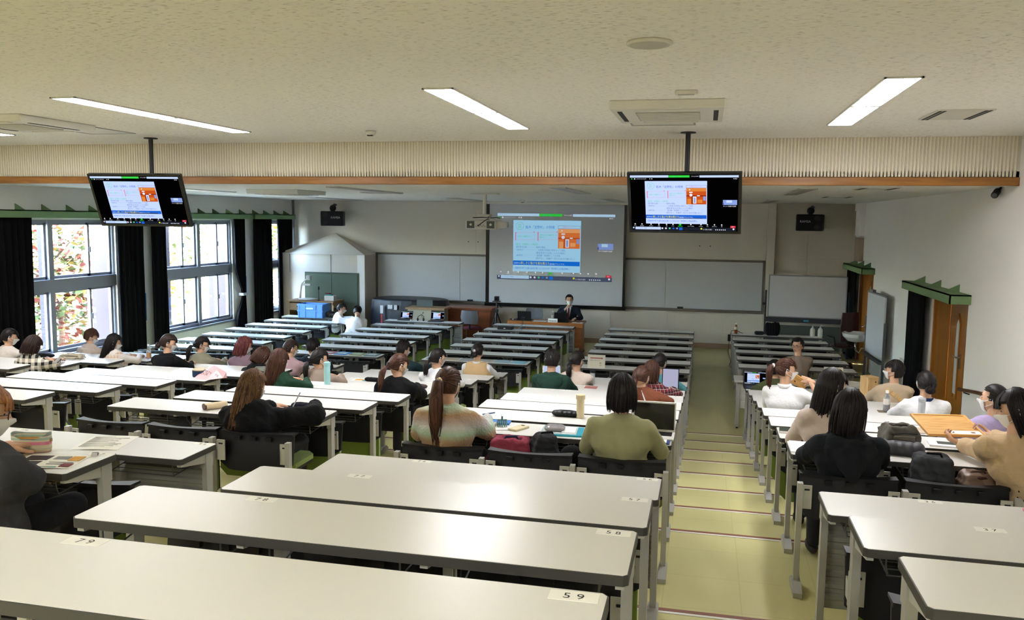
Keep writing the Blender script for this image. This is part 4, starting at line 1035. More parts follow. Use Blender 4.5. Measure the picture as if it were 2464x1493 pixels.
    if mask:
        mm = MB(); n, k = 14, 9; vs = []
        for inner in (0, 1):
            for i in range(k+1):
                el_ = -.05-.88*i/k
                for j in range(n+1):
                    az = (j/n-.5)*2*1.0*(1-.25*(i/k)**2)
                    d = Vector((math.sin(az)*math.cos(el_), math.cos(az)*math.cos(el_), math.sin(el_))); p = head_pt(d); vs.append(p + d*(.007+.004*math.cos(az*1.3)-.004*inner) + Vector((0, .004*math.exp(-(az/.45)**2), 0)))
        m_ = (k+1)*(n+1); fs = []
        for s_ in (0, 1):
            for i in range(k):
                for j in range(n): p = s_*m_+i*(n+1)+j; fs.append((p, p+1, p+n+2, p+n+1))
        mm.add(vs, fs)
        for s_ in (-1, 1): mm.tube([head_pt(Vector((s_*.8, .58, -.15)).normalized())+Vector((s_*.008, .004, 0)), Vector((s_*.082, .02, .005)), Vector((s_*.088, -.014, .02))], .0022, 5).tube([head_pt(Vector((s_*.72, .5, -.5)).normalized())+Vector((s_*.008, .004, 0)), Vector((s_*.082, .0, -.03)), Vector((s_*.088, -.014, -.02)), Vector((s_*.088, -.016, .02))], .0022, 5)
        mm.xf(HM).build('face_mask', MASKW, t, smooth=True)
    eb = MB()
    for s in (-1, 1):
        p = head_pt(Vector((s*.36, .9, .10)).normalized()); eb.ell(p+Vector((0, -.002, 0)), (.0125, .006, .0055), 10, 6)
    eb.xf(HM).build('eyes', M('eye_dark', '1c1412', .3), t, smooth=True)
    bw = MB()
    for s in (-1, 1):
        pts = [head_pt(Vector((s*a_, .9, .27+.03*math.sin(a_*5))).normalized())+Vector((0, .001, 0)) for a_ in (.18, .32, .46, .56)]; bw.tube(pts, .003, 5)
    bw.xf(HM).build('eyebrows', hairmat, t)
    if not mask: MB().tube([head_pt(Vector((x_, .92, -.43)).normalized())+Vector((0, .0005, 0)) for x_ in (-.2, -.1, 0, .1, .2)], [.002, .004, .0045, .004, .002], 6).xf(HM).build('mouth', M('lips', 'a5605a', .5), t, smooth=True)
    if glasses:
        gm = MB()
        for s in (-1, 1):
            c = Vector((s*.033, .098, .012)); gm.tube([c+Vector((.026*math.cos(a_), -.004*abs(math.cos(a_)), .020*math.sin(a_))) for a_ in [2*PI*i/14 for i in range(15)]], .0022, 5)
            gm.tube([c+Vector((s*.026, -.003, .004)), Vector((s*.078, .06, .012)), Vector((s*.084, -.01, .008))], .002, 5)
        gm.tube([(-.008, .1, .016), (.008, .1, .016)], .0022, 5); gm.xf(HM).build('glasses', M('spectacle_frame', '2a2422', .3), t, smooth=True)
    return t
# ================================================================ who sits where
PK = {  # pastel knit with soft horizontal bands
}
def pastel():
    m = M('fabric_pastel', 'd8c3a8', .95, .08, 30, bump=1.0, bscale=70, sheen=.15); nt = m.node_tree; N = nt.nodes; L = nt.links; b = N['Principled BSDF']
    tc = N.new('ShaderNodeTexCoord'); sp = N.new('ShaderNodeSeparateXYZ'); L.new(tc.outputs['Object'], sp.inputs[0])
    nz = N.new('ShaderNodeTexNoise'); nz.inputs['Scale'].default_value = 5; L.new(tc.outputs['Object'], nz.inputs['Vector'])
    a = N.new('ShaderNodeMath'); a.operation = 'MULTIPLY_ADD'; a.inputs[1].default_value = .06; L.new(nz.outputs[0], a.inputs[0]); L.new(sp.outputs[2], a.inputs[2])
    mr = N.new('ShaderNodeMapRange'); mr.inputs[1].default_value = .64; mr.inputs[2].default_value = .98; L.new(a.outputs[0], mr.inputs[0])
    cr = N.new('ShaderNodeValToRGB'); e = cr.color_ramp.elements; e[0].position = 0; e[0].color = (*lin('6e5846'), 1); e[1].position = 1; e[1].color = (*lin('b9c9b0'), 1)
    for p, c in ((.16, 'a98860'), (.36, 'b0906c'), (.50, 'a9c2a8'), (.62, 'c9c8c6'), (.74, 'b8a49c'), (.88, 'b08e68')): x = e.new(p); x.color = (*lin(c), 1)
    L.new(mr.outputs[0], cr.inputs[0]); L.new(cr.outputs[0], b.inputs['Base Color']); return m
F_ = fabric
def sit(b, r, seat, xl, z, label, cloth, hair, hm, L=.2, dy=.05, **kw):
    sc = (.3, .9, 1.5)[seat]; px = sc*.55+xl*.45; OCC[(b, r, seat)] = 1
    return person(label, (bx0(b)+px, far(r)-.545, flo(r)), (xl-px, dy-.055, z), cloth, hair, hm, L, voxel=.014 if r >= 12 else .02, **kw)
BLK = F_('black', '0c0d10', .15); WHT = F_('white', 'e4e4e6', .03); NAVYF = F_('navy', '1b202c', .12)
sit(1, 10, 0, .42, 1.05, 'woman in a white sweater and mask at the far left window', F_('cream', 'cfc6bc'), 'bun', HB, hyaw=-.7)
sit(1, 11, 2, 1.54, 1.0, 'person with a black bob in a black and white plaid shirt', checks('plaid_bw', 'd8d0c0', '15151a', 'b8b0a0', .085, lw=.04), 'bob', HD, .14, hyaw=-.35, hpitch=.45, dy=.08)
sit(1, 8, 0, .30, 1.03, 'person in a beige hoodie slumped before the bright window', F_('beige', 'c6b6aa'), 'short', HBR, hyaw=-.8, hpitch=.5, hood='down', dy=.09)
sit(1, 9, 2, 1.40, 1.01, 'woman with long black hair in a pale checked vest', F_('offwhite', 'dcd3cc'), 'long', HB, .30, hyaw=-.8, hpitch=.35, vest=checks('vest_check', 'd9c4b0', 'c3a58c', 'e8dccf', .05, lw=.12))
sit(2, 10, 0, .32, 1.08, 'woman in a black hooded jacket with a low bun and mask', BLK, 'bun', HD, hyaw=-.95, hpitch=.3, hood='down')
sit(2, 9, 0, .26, 1.04, 'woman in a grey olive jacket with a black ponytail and mask', F_('greyolive', '85826f'), 'lowpony', HB, .22, hyaw=-1.0, hpitch=.3, glasses=True)
sit(2, 9, 1, .92, 1.06, 'woman with reddish hair in a mauve knit top', F_('mauve', '7f6a75'), 'bob', HRD, .17, hyaw=-.8, hpitch=.35)
sit(2, 10, 2, 1.60, .95, 'person with a brown bob in a black sweater bending low', BLK, 'bob', HBR, .14, hyaw=-.5, hpitch=.8, dy=.16)
sit(2, 9, 2, 1.62, 1.05, 'woman in a dusty pink sweatshirt with a dark ponytail', F_('dustypink', 'a98d92'), 'lowpony', HD, .2, hyaw=-.7, hpitch=.3)
sit(3, 12, 0, .24, 1.03, 'woman with long dark brown hair in a dark green sweater', F_('darkgreen', '20402f'), 'long', HBR, .33, hyaw=-.35, hpitch=.3)
sit(2, 8, 2, 1.54, 1.05, 'short-haired person in a black top with a white neckline', NAVYF, 'short', HB, hyaw=-.3, hpitch=.3, shirt_collar=WHT, male=True)
sit(3, 11, 0, .29, 1.02, 'woman in a taupe top with a low black ponytail beside the mint bottle', F_('taupe', '9b8a7d'), 'lowpony', HB, .20, hyaw=-.7, hpitch=.2)
sit(3, 8, 0, .38, 1.08, 'short-haired man in a dark teal shirt with his hand on the desk', F_('teal', '24393f'), 'short', HB, hyaw=-.7, hpitch=.3, male=True, arms=[None, ((.30, .12, .77), (.34, .36, .79))])
sit(3, 12, 2, 1.56, 1.05, 'woman in a loose black jacket with a brown ponytail', BLK, 'lowpony', HBR, .24, hyaw=-.75, hpitch=.35, loose=.025)
sit(3, 10, 2, 1.43, 1.06, 'woman in a white shirt with a black ponytail and mask', WHT, 'lowpony', HB, .17, hyaw=-.7, hpitch=.2)
sit(3, 8, 2, 1.48, 1.10, 'woman in a tan knit vest over a white shirt with a clipped bun', WHT, 'bun', HB, hyaw=-.12, hpitch=.25, vest=F_('tanvest', 'c9ab80'), shirt_collar=WHT, hair_tie=M('clip_silver', 'c8c4bc', .3, metal=.7))
sit(4, 15, 0, .30, 1.09, 'woman in a fuzzy pastel striped sweater with a long brown ponytail', pastel(), 'pony', HBR, .40, hyaw=-.2, hpitch=.12, loose=.022, hair_tie=M('tie_gold', 'd9b890', .25, metal=.8), shirt_collar=F_('mint_collar', 'bfd6b8'), arms=[((-.245, .10, .71), (-.10, .36, .77)), ((.245, .13, .74), (.17, .38, .775))])
sit(3, 15, 2, 1.36, .98, 'woman with very long light brown hair in a black sweater, writing', BLK, 'long', HLB, .33, hyaw=-.35, hpitch=.35, loose=.035, dy=.10, arms=[((-.26, .12, .72), (-.1, .36, .77)), ((.36, .17, .77), (.24, .39, .785))], hands=('rest', 'grip'))
sit(4, 10, 0, .27, 1.10, 'person with short black hair in a dark green hoodie', F_('hoodgreen', '1f3b31'), 'short', HB, hpitch=.25, hood='down', loose=.02, mask=True)
sit(4, 9, 0, .44, 1.08, 'woman in a cream top with a black ponytail beside the green hoodie', F_('creamtop', 'd9c8bb'), 'lowpony', HB, .20, hyaw=-.5, hpitch=.2)
sit(4, 9, 2, 1.47, 1.10, 'woman with black hair in a teal and cream top at the aisle', F_('tealcream', '5fa3b0'), 'lowpony', HB, .2, hyaw=-.4, hpitch=.4, arms=[None, ((.27, .12, .76), (.18, .34, .78))])
sit(4, 10, 2, 1.42, 1.03, 'woman with brown hair in a red plaid shirt behind a tablet', checks('plaid_red', '7a1f2c', '23141c', 'd8c8c0', .05, lw=.06), 'bob', HBR, .15, hyaw=-.3, hpitch=.4, arms=[None, ((.27, .12, .76), (.19, .34, .78))])
p_ = sit(4, 11, 2, 1.37, 1.01, 'woman with a brown low ponytail in a rust red top', F_('rust', '7f4a34'), 'lowpony', HBR, .22, hyaw=-.4, hpitch=.35)
MB().tube([(-.10, .02, .92), (-.06, -.1, .885), (-.02, -.155, .80), (.0, -.16, .66)], .007, 6).build('bag_strap', WHT, p_)
sit(4, 15, 2, 1.48, 1.10, 'woman in a pale khaki jacket with shoulder-length black hair', F_('khaki', '9b9a74', .06, .85, .5, 9), 'bob', HB, .125, hyaw=-.05, hpitch=.15, loose=.016, arms=[((-.245, .08, .70), (-.12, .34, .77)), ((.245, .10, .70), (.14, .35, .77))])
sit(5, 6, 1, .84, 1.14, 'man in glasses and a taupe sweatshirt turning round to look back', F_('taupe2', '93867a'), 'short', HB, hyaw=2.25, hpitch=.1, male=True, mask=False, glasses=True, bangs=False, dy=0, rotz=.35)
sit(5, 8, 0, .34, 1.04, 'dark-haired person in olive green behind an open laptop', F_('olive', '4d5335'), 'short', HB, hpitch=.3, dy=.08)
sit(5, 11, 0, .24, 1.16, 'woman in a white shirt with a brown ponytail holding a wood sample', WHT, 'pony', HBR, .22, hyaw=-1.15, hpitch=.1, rotz=-.25, hair_tie=WHT, sleeve=.45, shirt_collar=WHT, arms=[None, ((.33, .02, .84), (.17, .26, 1.02))], hands=('rest', 'grip'), hand_dir=[None, ((-.8, .3, .1), (.1, .9, -.2))], glasses=False)
sit(5, 14, 0, .32, 1.17, 'woman with long black hair in a pale pink top by the aisle', F_('palepink', 'c9b8ae'), 'long', HB, .26, hyaw=-1.1, hpitch=.2)
sit(5, 15, 0, .31, 1.08, 'woman in a black hooded jacket with glasses, nearest on the right', F_('hoodblack', '181b20', .15), 'bob', HB, .17, hyaw=-.75, hpitch=.2, hood='down', loose=.02, glasses=True)
sit(5, 9, 2, 1.60, 1.14, 'short-haired person in a cream sweater looking left in a mask', F_('creamswt', 'bda98f'), 'short', HB, hyaw=1.15, hpitch=.0)
sit(5, 11, 2, 1.54, 1.10, 'woman in a white lab coat with a low black bun', WHT, 'bun', HB, hyaw=.1, hpitch=.1, loose=.025, shirt_collar=F_('bluecollar', '2b3a68'))
sit(5, 13, 2, 1.63, 1.08, 'woman in a lavender sweater with a black ponytail looking left', F_('lavender', 'a596b8'), 'lowpony', HB, .16, hyaw=.95, hpitch=.0, bangs=False)
sit(5, 15, 2, 1.22, 1.14, 'woman in a beige sweatshirt and mask holding a wooden board', F_('beigeswt', 'c8ad8a', .05), 'long', HB, .18, hyaw=1.25, hpitch=.3, rotz=0, loose=.028, arms=[((-.20, .24, .80), (-.30, .44, .80)), ((.10, .36, .83), (-.06, .62, .825))], hands=('grip', 'grip'), hand_dir=[((-.45, .7, .1), (.2, 0, 1)), ((-.9, .35, .05), (0, 0, 1))], dy=.02)
sit(3, 17, 2, 1.585, 1.03, 'person with orange brown hair and glasses at the left edge', F_('charcoal', '3a3a3c'), 'bob', HOR, .10, hyaw=-.85, hpitch=.25, loose=.03, glasses=True, sleeve=.10, arms=[((-.24, .14, .75), (-.2, .36, .77)), ((.20, .06, .735), (.06, .27, .665))], hand_dir=[None, ((-.3, .8, -.2), (0, -.2, -1))], low=F_('blacktrousers', '131316'))
OCC[(4, 15, 1)] = 1; OCC[(5, 15, 1)] = 1
person('lecturer in a dark suit and white mask speaking into a microphone', (-2.93, 15.38, 0), (.0, .06, 1.165), F_('suit', '1f2733', .06), 'short', HB, rotz=PI, hyaw=.25, hpitch=.05, male=True, arms=[((-.31, .16, .76), (-.20, .36, .77)), ((.27, .18, .79), (.07, .25, .96))], hands=('rest', 'grip'), hand_dir=[None, ((-.5, .2, .7), (-.6, -.2, -.3))], tie=M('tie_red', '6e1620', .6), voxel=.018, bangs=False, shirt_collar=WHT)
person('woman in a white coat and mask talking at the front left desk', (-7.95, 13.32, 0), (.10, .10, 1.0), WHT, 'lowpony', HB, .08, rotz=-1.0, hyaw=-.2, hpitch=.35, voxel=.02)
person('person in a white coat bending over the front left desk', (-7.22, 12.55, 0), (.06, .27, 1.0), WHT, 'short', HB, hpitch=.7, rotz=.25, voxel=.02, loose=.03, arms=[((-.32, .22, .80), (-.38, .48, .77)), None], legs=[((-.14, .36, .36), (-.14, -.05, .09)), ((.14, .38, .36), (.14, -.05, .09))], zoff=-.05)
place_chairs()
# ================================================================ things on the desks and at the front
def on(b, r, x, dy, dz=0.0): return (bx0(b)+x, far(r)+dy, top(r)+dz)
def bottle(loc, label, prof, body, capm, caph, liquid=None, lab=None, labz=None, group=None):
    t = thing('bottle', label, 'bottle', loc, group=group)
    MB().lathe(prof, n=20).build('body', body, t, smooth=True)
    r, z = prof[-1]; MB().lathe([(r*1.25, z-.004), (r*1.25, z+caph), (r*1.1, z+caph+.003)], n=18).build('cap', capm, t)
    if liquid: MB().lathe([(prof[0][0]-.001, .001), (prof[1][0]-.0015, .01), (prof[1][0]-.0015, liquid[0]), (.002, liquid[0]+.001)], n=20).build('liquid', liquid[1], t, smooth=True)
    if lab: rz = prof[len(prof)//3][0]+.0012; MB().lathe([(rz, labz[0]), (rz, labz[1])], n=20).build('label', lab, t)
    return t
CLEARP = M('clear_plastic', 'dfe6ea', .12, .02, trans=.75, spec=.5); TEA = M('tea_brown', '9a4a1a', .15, .05, trans=.35); YEL = M('yellow_juice', 'd8c81e', .15, .05, trans=.3); STEELB = M('bottle_steel', 'c8ccd0', .3, .03, metal=.5); CREAMB = M('bottle_cream', 'd8c7a0', .45, .03); MINTB = M('bottle_mint', '9fd0d0', .4, .03); WCAP = M('cap_white', 'f0f0ee', .4)
PETP = [(.028, 0), (.032, .01), (.032, .12), (.030, .14), (.014, .18), (.0125, .20)]
bottle(on(3, 12, .58, -.12), 'tall mint green bottle standing beside the taupe top', [(.031, 0), (.034, .008), (.034, .20), (.030, .21)], MINTB, MINTB, .03)
bottle(on(4, 14, 1.03, -.12), 'cream cylindrical flask on the row before the khaki jacket', [(.029, 0), (.032, .006), (.032, .155), (.030, .16)], CREAMB, CREAMB, .03)
bottle(on(4, 9, .60, -.20), 'silver steel tumbler on the desk beside the cream top', [(.028, 0), (.031, .006), (.033, .15), (.031, .155)], STEELB, DARKM, .02)
bottle(on(5, 12, 1.42, -.12), 'brushed steel flask on the desk behind the wooden board', [(.028, 0), (.031, .006), (.031, .16), (.027, .175)], STEELB, STEELB, .025)
bottle(on(5, 11, 1.27, -.20), 'plastic bottle of brown tea on the right block', PETP, CLEARP, WCAP, .02, (.07, TEA), lab=M('tea_label', 'd8cfc4', .5), labz=(.08, .14))
bottle(on(5, 14, .78, -.14), 'small bottle of yellow drink beside the black hooded jacket', [(.034, 0), (.036, .01), (.036, .07), (.02, .10), (.0125, .11)], YEL, WCAP, .02)
bottle(on(1, 9, 1.70, -.18), 'clear plastic water bottle beside the long black hair', PETP, CLEARP, WCAP, .02, lab=M('water_label', 'b58a5a', .5), labz=(.03, .10))
bottle(on(5, 1, .09, -.14), 'bottle of tea at the left end of the front desk by the doors', PETP, TEA, WCAP, .02, lab=M('tea_label2', 'c8bfae', .5), labz=(.09, .15))
for x, n in ((1.62, 'left'), (1.77, 'right')):
    t = bottle(on(5, 1, x, -.10), '%s one of two white pump bottles on the front desk' % n, [(.045, 0), (.05, .01), (.05, .14), (.035, .17), (.014, .185)], PALEP, PALEP, .02, group='pump bottles')
    MB().cyl((0, 0, .2), (0, 0, .245), .006, 8).tube([(0, 0, .24), (.02, 0, .245), (.045, 0, .235)], .007, 6).build('pump', PALEP, t)
def sheet(loc, w, d, label, mat=PAPER, rot=0.0, th=.002, cat='paper', prints=None, group=None, name='paper_sheet'):
    t = thing(name, label, cat, loc, rot, group=group); n = 6; mb = MB()
    pr = [(-w/2 + w*i/n, .0015+.004*math.sin(PI*i/n)*(1 if th < .004 else 0)) for i in range(n+1)]
    poly = pr + [(x, z-.0015 if th < .004 else -0.0) for x, z in reversed(pr)]
    if th >= .004: mb.box(-w/2, -d/2, 0, w/2, d/2, th)
    else: mb.prism(poly, -d/2, d/2, 'y')
    mb.build('sheet' if th < .004 else 'cover', mat, t)
    if prints:
        for (x0, y0, x1, y1, m_) in prints:
            z = (.0062 if th < .004 else th+.0004); MB().box(x0*w, y0*d, z-.002, x1*w, y1*d, z).build('print_block', m_, t)
    return t
PG = M('print_grey', '8a8a8a', .8); PD = M('print_dark', '3b2f3c', .8); PR = M('print_maroon', '7c2a3a', .8); PO = M('print_orange', 'd8a040', .8); PT = M('print_teal', '4a9a98', .8)
def textlines(n, x0=-.4, x1=.4, y0=.38, y1=-.38, m_=PG): return [(x0, y0-(y0-y1)*i/n-.008, x0+(x1-x0)*RND.uniform(.55, 1), y0-(y0-y1)*i/n, m_) for i in range(n)]
sheet((-3.19, -.165, top(16)), .27, .30, 'printed sheet with fine lines on the front-left desk', rot=.25, prints=textlines(11))
sheet((-2.775, -1.055, top(17)), .30, .21, 'colour printed leaflet before the person in glasses', rot=.22, prints=[(-.42, .05, -.05, .40, PD), (-.45, -.42, -.08, -.02, PD), (.02, .12, .25, .35, PG), (.27, .05, .46, .36, PO), (.05, -.12, .42, -.08, PG), (.05, -.25, .30, -.2, PG), (.30, -.40, .46, -.18, PR), (.0, -.45, .28, -.42, PT)])
t = thing('eraser', 'small grey eraser on the corner of the desk marked ninety-seven', 'eraser', (-2.645, -.905, top(17)), .4); MB().box(-.012, -.02, 0, .012, .012, .014).build('rubber', PALEP, t); MB().box(-.013, -.012, 0, .013, .006, .0145).build('sleeve', PG, t)
t = thing('smartphone', 'smartphone in a tan case beside the striped pencil case', 'phone', (-3.02, -1.03, top(17)), -.5); MB().box(-.037, -.076, 0, .037, .076, .010).build('case', M('case_tan', 'a8906a', .5), t, bevel=.003); MB().box(-.033, -.072, .0095, .033, .072, .0105).build('screen', GLS, t)
# striped pencil case (open)
def striped():
    m = M('stripe_canvas', 'd0c3a4', .9, .04); nt = m.node_tree; N = nt.nodes; L = nt.links; b = N['Principled BSDF']
    tc = N.new('ShaderNodeTexCoord'); sp = N.new('ShaderNodeSeparateXYZ'); L.new(tc.outputs['Object'], sp.inputs[0]); mr = N.new('ShaderNodeMapRange'); mr.inputs[2].default_value = .085; L.new(sp.outputs[2], mr.inputs[0])
    cr = N.new('ShaderNodeValToRGB'); cr.color_ramp.interpolation = 'CONSTANT'; e = cr.color_ramp.elements; e[0].color = (*lin('c98a90'), 1); e[1].position = .95; e[1].color = (*lin('8f9a94'), 1)
    for p, c in ((.05, 'c9ba98'), (.22, 'a8a898'), (.26, 'd8ccae'), (.45, 'e08aa0'), (.64, 'd8ccb4'), (.74, 'a9bfae'), (.88, 'd8ccb4')): x = e.new(p); x.color = (*lin(c), 1)
    L.new(mr.outputs[0], cr.inputs[0]); L.new(cr.outputs[0], b.inputs['Base Color']); return m
t = thing('pencil_case', 'striped canvas pencil case standing open near the left edge', 'pencil case', (-2.985, -.925, top(17)), .25)
k = 22; vs = []
for side in (0, 1):
    for z in (0, .02, .05, .07, .085):
        for i in range(k):
            a = 2*PI*i/k; q = (1 if z > .01 else .96)-.05*side; w_ = .092*q; d_ = (.034 if z < .06 else .036)*q
            zz = z + (.012*math.cos(a)**2 if z > .08 else 0) - (.02*(1-abs(math.cos(a))) if z > .08 and math.sin(a) < 0 else 0)
            vs.append((w_*math.copysign(abs(math.cos(a))**.6, math.cos(a)), d_*math.copysign(abs(math.sin(a))**.6, math.sin(a)), max(zz, .004*side)))
fs = []
for s in (0, 1):
    o_ = s*5*k
    for j in range(4):
        for i in range(k): fs.append((o_+j*k+i, o_+j*k+(i+1) % k, o_+(j+1)*k+(i+1) % k, o_+(j+1)*k+i))
    fs.append(tuple(o_+i for i in range(k)))
for i in range(k): fs.append((4*k+i, 4*k+(i+1) % k, 9*k+(i+1) % k, 9*k+i))
MB().add(vs, fs).build('canvas', striped(), t, smooth=True); MB().box(-.07, -.018, .03, .07, .018, .066).build('lining', M('lining_orange', 'c98a2c', .8), t); MB().box(.088, -.008, .05, .097, .008, .066).build('tab', M('tab_tan', 'b08a5a', .7), t)
def pouch(loc, size, label, mat, rot=0, cat='pencil case', zipm=None, seed=1, name='pouch', group=None):
    rr = random.Random(seed); t = thing(name, label, cat, loc, rot, group=group); w, d, h = size; mb = MB()
    for i in range(5): x = -w/2+w*(i+.5)/5; mb.ell((x, 0, h*.46), (w*.2, d*.5, h*.46*(.9+.2*rr.random())), 12, 8)
    mb.box(-w*.42, -d*.36, .0, w*.42, d*.36, h*.4)
    q = remesh(mb, max(.004, w/40), 3); q.v = [(p[0], p[1], max(0.0, p[2])) for p in q.v]; q.build('fabric', mat, t, smooth=True)
    MB().tube([(-w*.42, 0, h*.84), (-w*.2, 0, h*.94), (w*.2, 0, h*.94), (w*.42, 0, h*.84)], .003, 5).build('zip', zipm or DARKM, t); return t
pouch((-2.82, far(15)-.045, top(15)), (.21, .075, .06), 'navy pencil pouch on the long-haired woman\'s desk', NAVYF, -.15)
t = thing('rolled_case', 'cream rolled pen case with a brown edge on the desk', 'pencil case', (-3.50, far(15)-.20, top(15)), .9)
MB().prism([(.032*math.cos(a)*1.15, .026+.026*math.sin(a)) for a in [2*PI*i/16 for i in range(16)]], -.085, .085, 'x').build('roll', M('case_cream', 'd6c3a0', .7), t); MB().prism([(.034*math.cos(a)*1.15, .026+.024*math.sin(a)) for a in [2*PI*i/16 for i in range(16)]], -.092, -.078, 'x').build('edge_binding', M('leather_brown', '4d2c22', .5), t)
sheet((-2.83, far(15)-.18, top(15)), .17, .22, 'open notebook under the writing hand of the long-haired woman', rot=-.3, cat='notebook', prints=[(-.3, .1, .2, .3, PO), (-.4, -.3, .3, -.2, PG)], name='notebook')
tag(MB().cyl((0, 0, 0), (.06, .03, .13), .0045, 8).build('pen', M('pen_pale', 'b8c0c8', .4), loc=(-2.885, far(15)-.14, top(15)+.02)), 'pale pen held upright by the woman writing', 'pen')
t = thing('tape_dispenser', 'small green correction tape on the corner of the desk', 'correction tape', (-2.70, far(15)-.09, top(15))); MB().ell((0, 0, .008), (.028, .014, .009)).build('casing', M('mint_green', '7fc48a', .4), t, smooth=True); MB().cyl((-.03, 0, .006), (-.04, 0, .004), .005, 6).build('tip', PALEP, t)
# row 15, block left of the aisle
def folderthing(loc, w, d, label, mat, rot, extra):
    t = thing('document_folder', label, 'folder', loc, rot); MB().box(-w/2, -d/2, 0, w/2, d/2, .012).build('folder', mat, t); extra(t, w, d); return t
def ex1(t, w, d):
    MB().box(-w/2+.005, -d/2+.015, .012, w/2-.04, d/2, .016).build('clear_sleeve', M('sleeve_pale', 'd5e0e2', .15), t)
    MB().box(.0, -d*.30, .016, w*.32, d*.34, .02).build('white_card', PAPER, t)
    mb = MB(); [mb.ell((-.055+x*.05, -.0+y*.02, .03), (.045, .05, .022), 12, 8) for x in (-.6, 0, .6) for y in (-1, 1)]
    remesh(mb, .006, 2).build('zip_bag', M('zipbag_grey', '8f8a8c', .25, .3, 18), t, smooth=True)
folderthing((-.765, far(15)-.19, top(15)), .29, .24, 'turquoise folder with a clear bag and white card', M('folder_turq', '1fa3bd', .35), .06, ex1)
folderthing((-1.30, far(15)-.05, top(15)), .24, .10, 'bright blue folder with a yellow tag at the far desk edge', M('folder_blue', '2a76c8', .35), .05, lambda t, w, d: MB().box(-w*.42, -d*.3, .012, -w*.15, d*.2, .014).build('yellow_tag', M('tag_yellow', 'd8c23a', .5), t))
sheet((-1.19, far(15)-.20, top(15)), .16, .11, 'small white handout beside the hair claw', rot=.3)
t = thing('hair_claw', 'clear teal hair claw clip standing on the desk', 'hair clip', (-1.215, far(15)-.155, top(15)), .3)
CLAW = M('claw_teal', '7fb0b0', .15, .05, trans=.4)
for s in (-1, 1):
    for i in range(5): MB().tube([(-.03+.015*i, s*.004, .05), (-.03+.015*i, s*.028, .03), (-.03+.015*i, s*.022, .004)], .0045, 6).build('tooth', CLAW, t)
    MB().tube([(-.034, s*.005, .05), (.034, s*.005, .05)], .006, 6).tube([(0, s*.006, .05), (0, s*.014, .085)], .007, 6).build('jaw', CLAW, t)
pouch((-1.31, far(15)-.15, top(15)), (.10, .08, .03), 'small clear bag of pins beside the pastel sweater', M('clear_bag', 'b9b4a8', .2, .3, 60), .2, 'bag', seed=5)
t = thing('smartphone', 'smartphone in a thick cream case on the pastel woman\'s desk', 'phone', (-1.085, far(15)-.185, top(15)), -.45); MB().box(-.04, -.078, 0, .04, .078, .016).build('case', M('case_cream2', 'd3c79c', .5), t, bevel=.006); MB().box(-.012, .045, .016, .012, .06, .018).build('camera_bump', DARKM, t)
tag(MB().cyl((0, 0, .005), (.085, .075, .008), .005, 8).build('pen', M('pen_navy', '2b4a78', .35), loc=(-1.56, far(14)-.24, top(14))), 'navy pen lying on the desk past the pastel sweater', 'pen')
pouch((-.89, far(14)-.10, top(14)), (.20, .09, .055), 'black and clear cosmetic pouch beside the cream flask', BLACKP, 0, seed=8)
def laptop(loc, label, rot=0, w=.31, d=.21, ang=1.9, lid=DARKM, disp=None, base=None, back=False):
    """screen side faces -y (towards the user) unless rotated"""
    t = thing('laptop', label, 'laptop', loc, rot); MB().box(-w/2, -d/2, 0, w/2, d/2, .014).build('base', base or lid, t, bevel=.003)
    MB().box(-w*.44, -d*.1, .0135, w*.44, d*.42, .0155).build('keyboard', DARKM, t); MB().box(-w*.15, -d*.42, .0135, w*.15, -d*.16, .015).build('touchpad', base or lid, t)
    Lm = Matrix.Translation((0, d/2, .012)) @ Matrix.Rotation(ang-PI/2, 4, 'X').inverted()
    l = MB().box(-w/2, -.004, 0, w/2, .004, d*.98).xf(Lm).build('lid', lid, t)
    MB().box(-w/2+.01, -.006, .015, w/2-.01, -.0038, d*.98-.01).xf(Lm).build('display', GLS if disp == 'slide' else (disp or GLS), t)
    if disp == 'slide':
        k = min(w-.03, (d*.98-.03)/.5625); im = ob('screen_image', PIC_TV, t); im.matrix_local = Lm @ Matrix.Translation((-k/2, -.0065, .02)) @ Matrix.Rotation(PI/2, 4, 'X') @ Matrix.Scale(k, 4)
    return t
LAPW = M('laptop_white', 'd9d9d6', .4, .02)
laptop((bx0(4)+1.66, far(15)-.13, top(15)), 'white laptop with a dark screen before the khaki jacket', -.02, .30, .21, 1.75, LAPW, GLS, LAPW)
t = thing('document_folder', 'navy folder with white papers under the laptop at the desk end', 'folder', (bx0(4)+1.675, far(15)-.285, top(15)), 0); MB().box(-.11, -.05, 0, .11, .04, .010).build('folder', M('folder_navy', '2b4a86', .4), t); MB().box(-.10, -.04, .010, .09, .04, .013).build('papers', PAPER, t)
LCD = EM('laptop_lcd', 'c4d2f0', .17); LCD2 = EM('laptop_lcd_dark', '3a4458', .4)
def lcd_extra(t, w=.31, d=.21): pass
laptop((bx0(5)+.13, far(8)-.14, top(8)), 'open black laptop with a document on screen by the aisle', 0, .31, .22, 1.8, DARKM, 'slide')
laptop((bx0(2)+.42, far(1)-.12, top(1)), 'left one of two open laptops on the front desk', 0, .30, .20, 1.9, DARKM, 'slide')
laptop((bx0(2)+1.18, far(1)-.14, top(1)), 'right one of two open laptops on the front desk, showing the slide', 0, .33, .23, 1.8, DARKM, 'slide')
laptop((bx0(4)+.06, far(9)-.14, top(9)), 'small open tablet-like laptop left of the green hoodie', .3, .24, .18, 1.85, PALEP, LCD)
laptop((bx0(4)+1.62, far(10)-.16, top(10)), 'upright tablet with a lit page before the red plaid shirt', 0, .20, .26, 1.7, DARKM, EM('tablet_lcd', 'b4b4d0', .17))
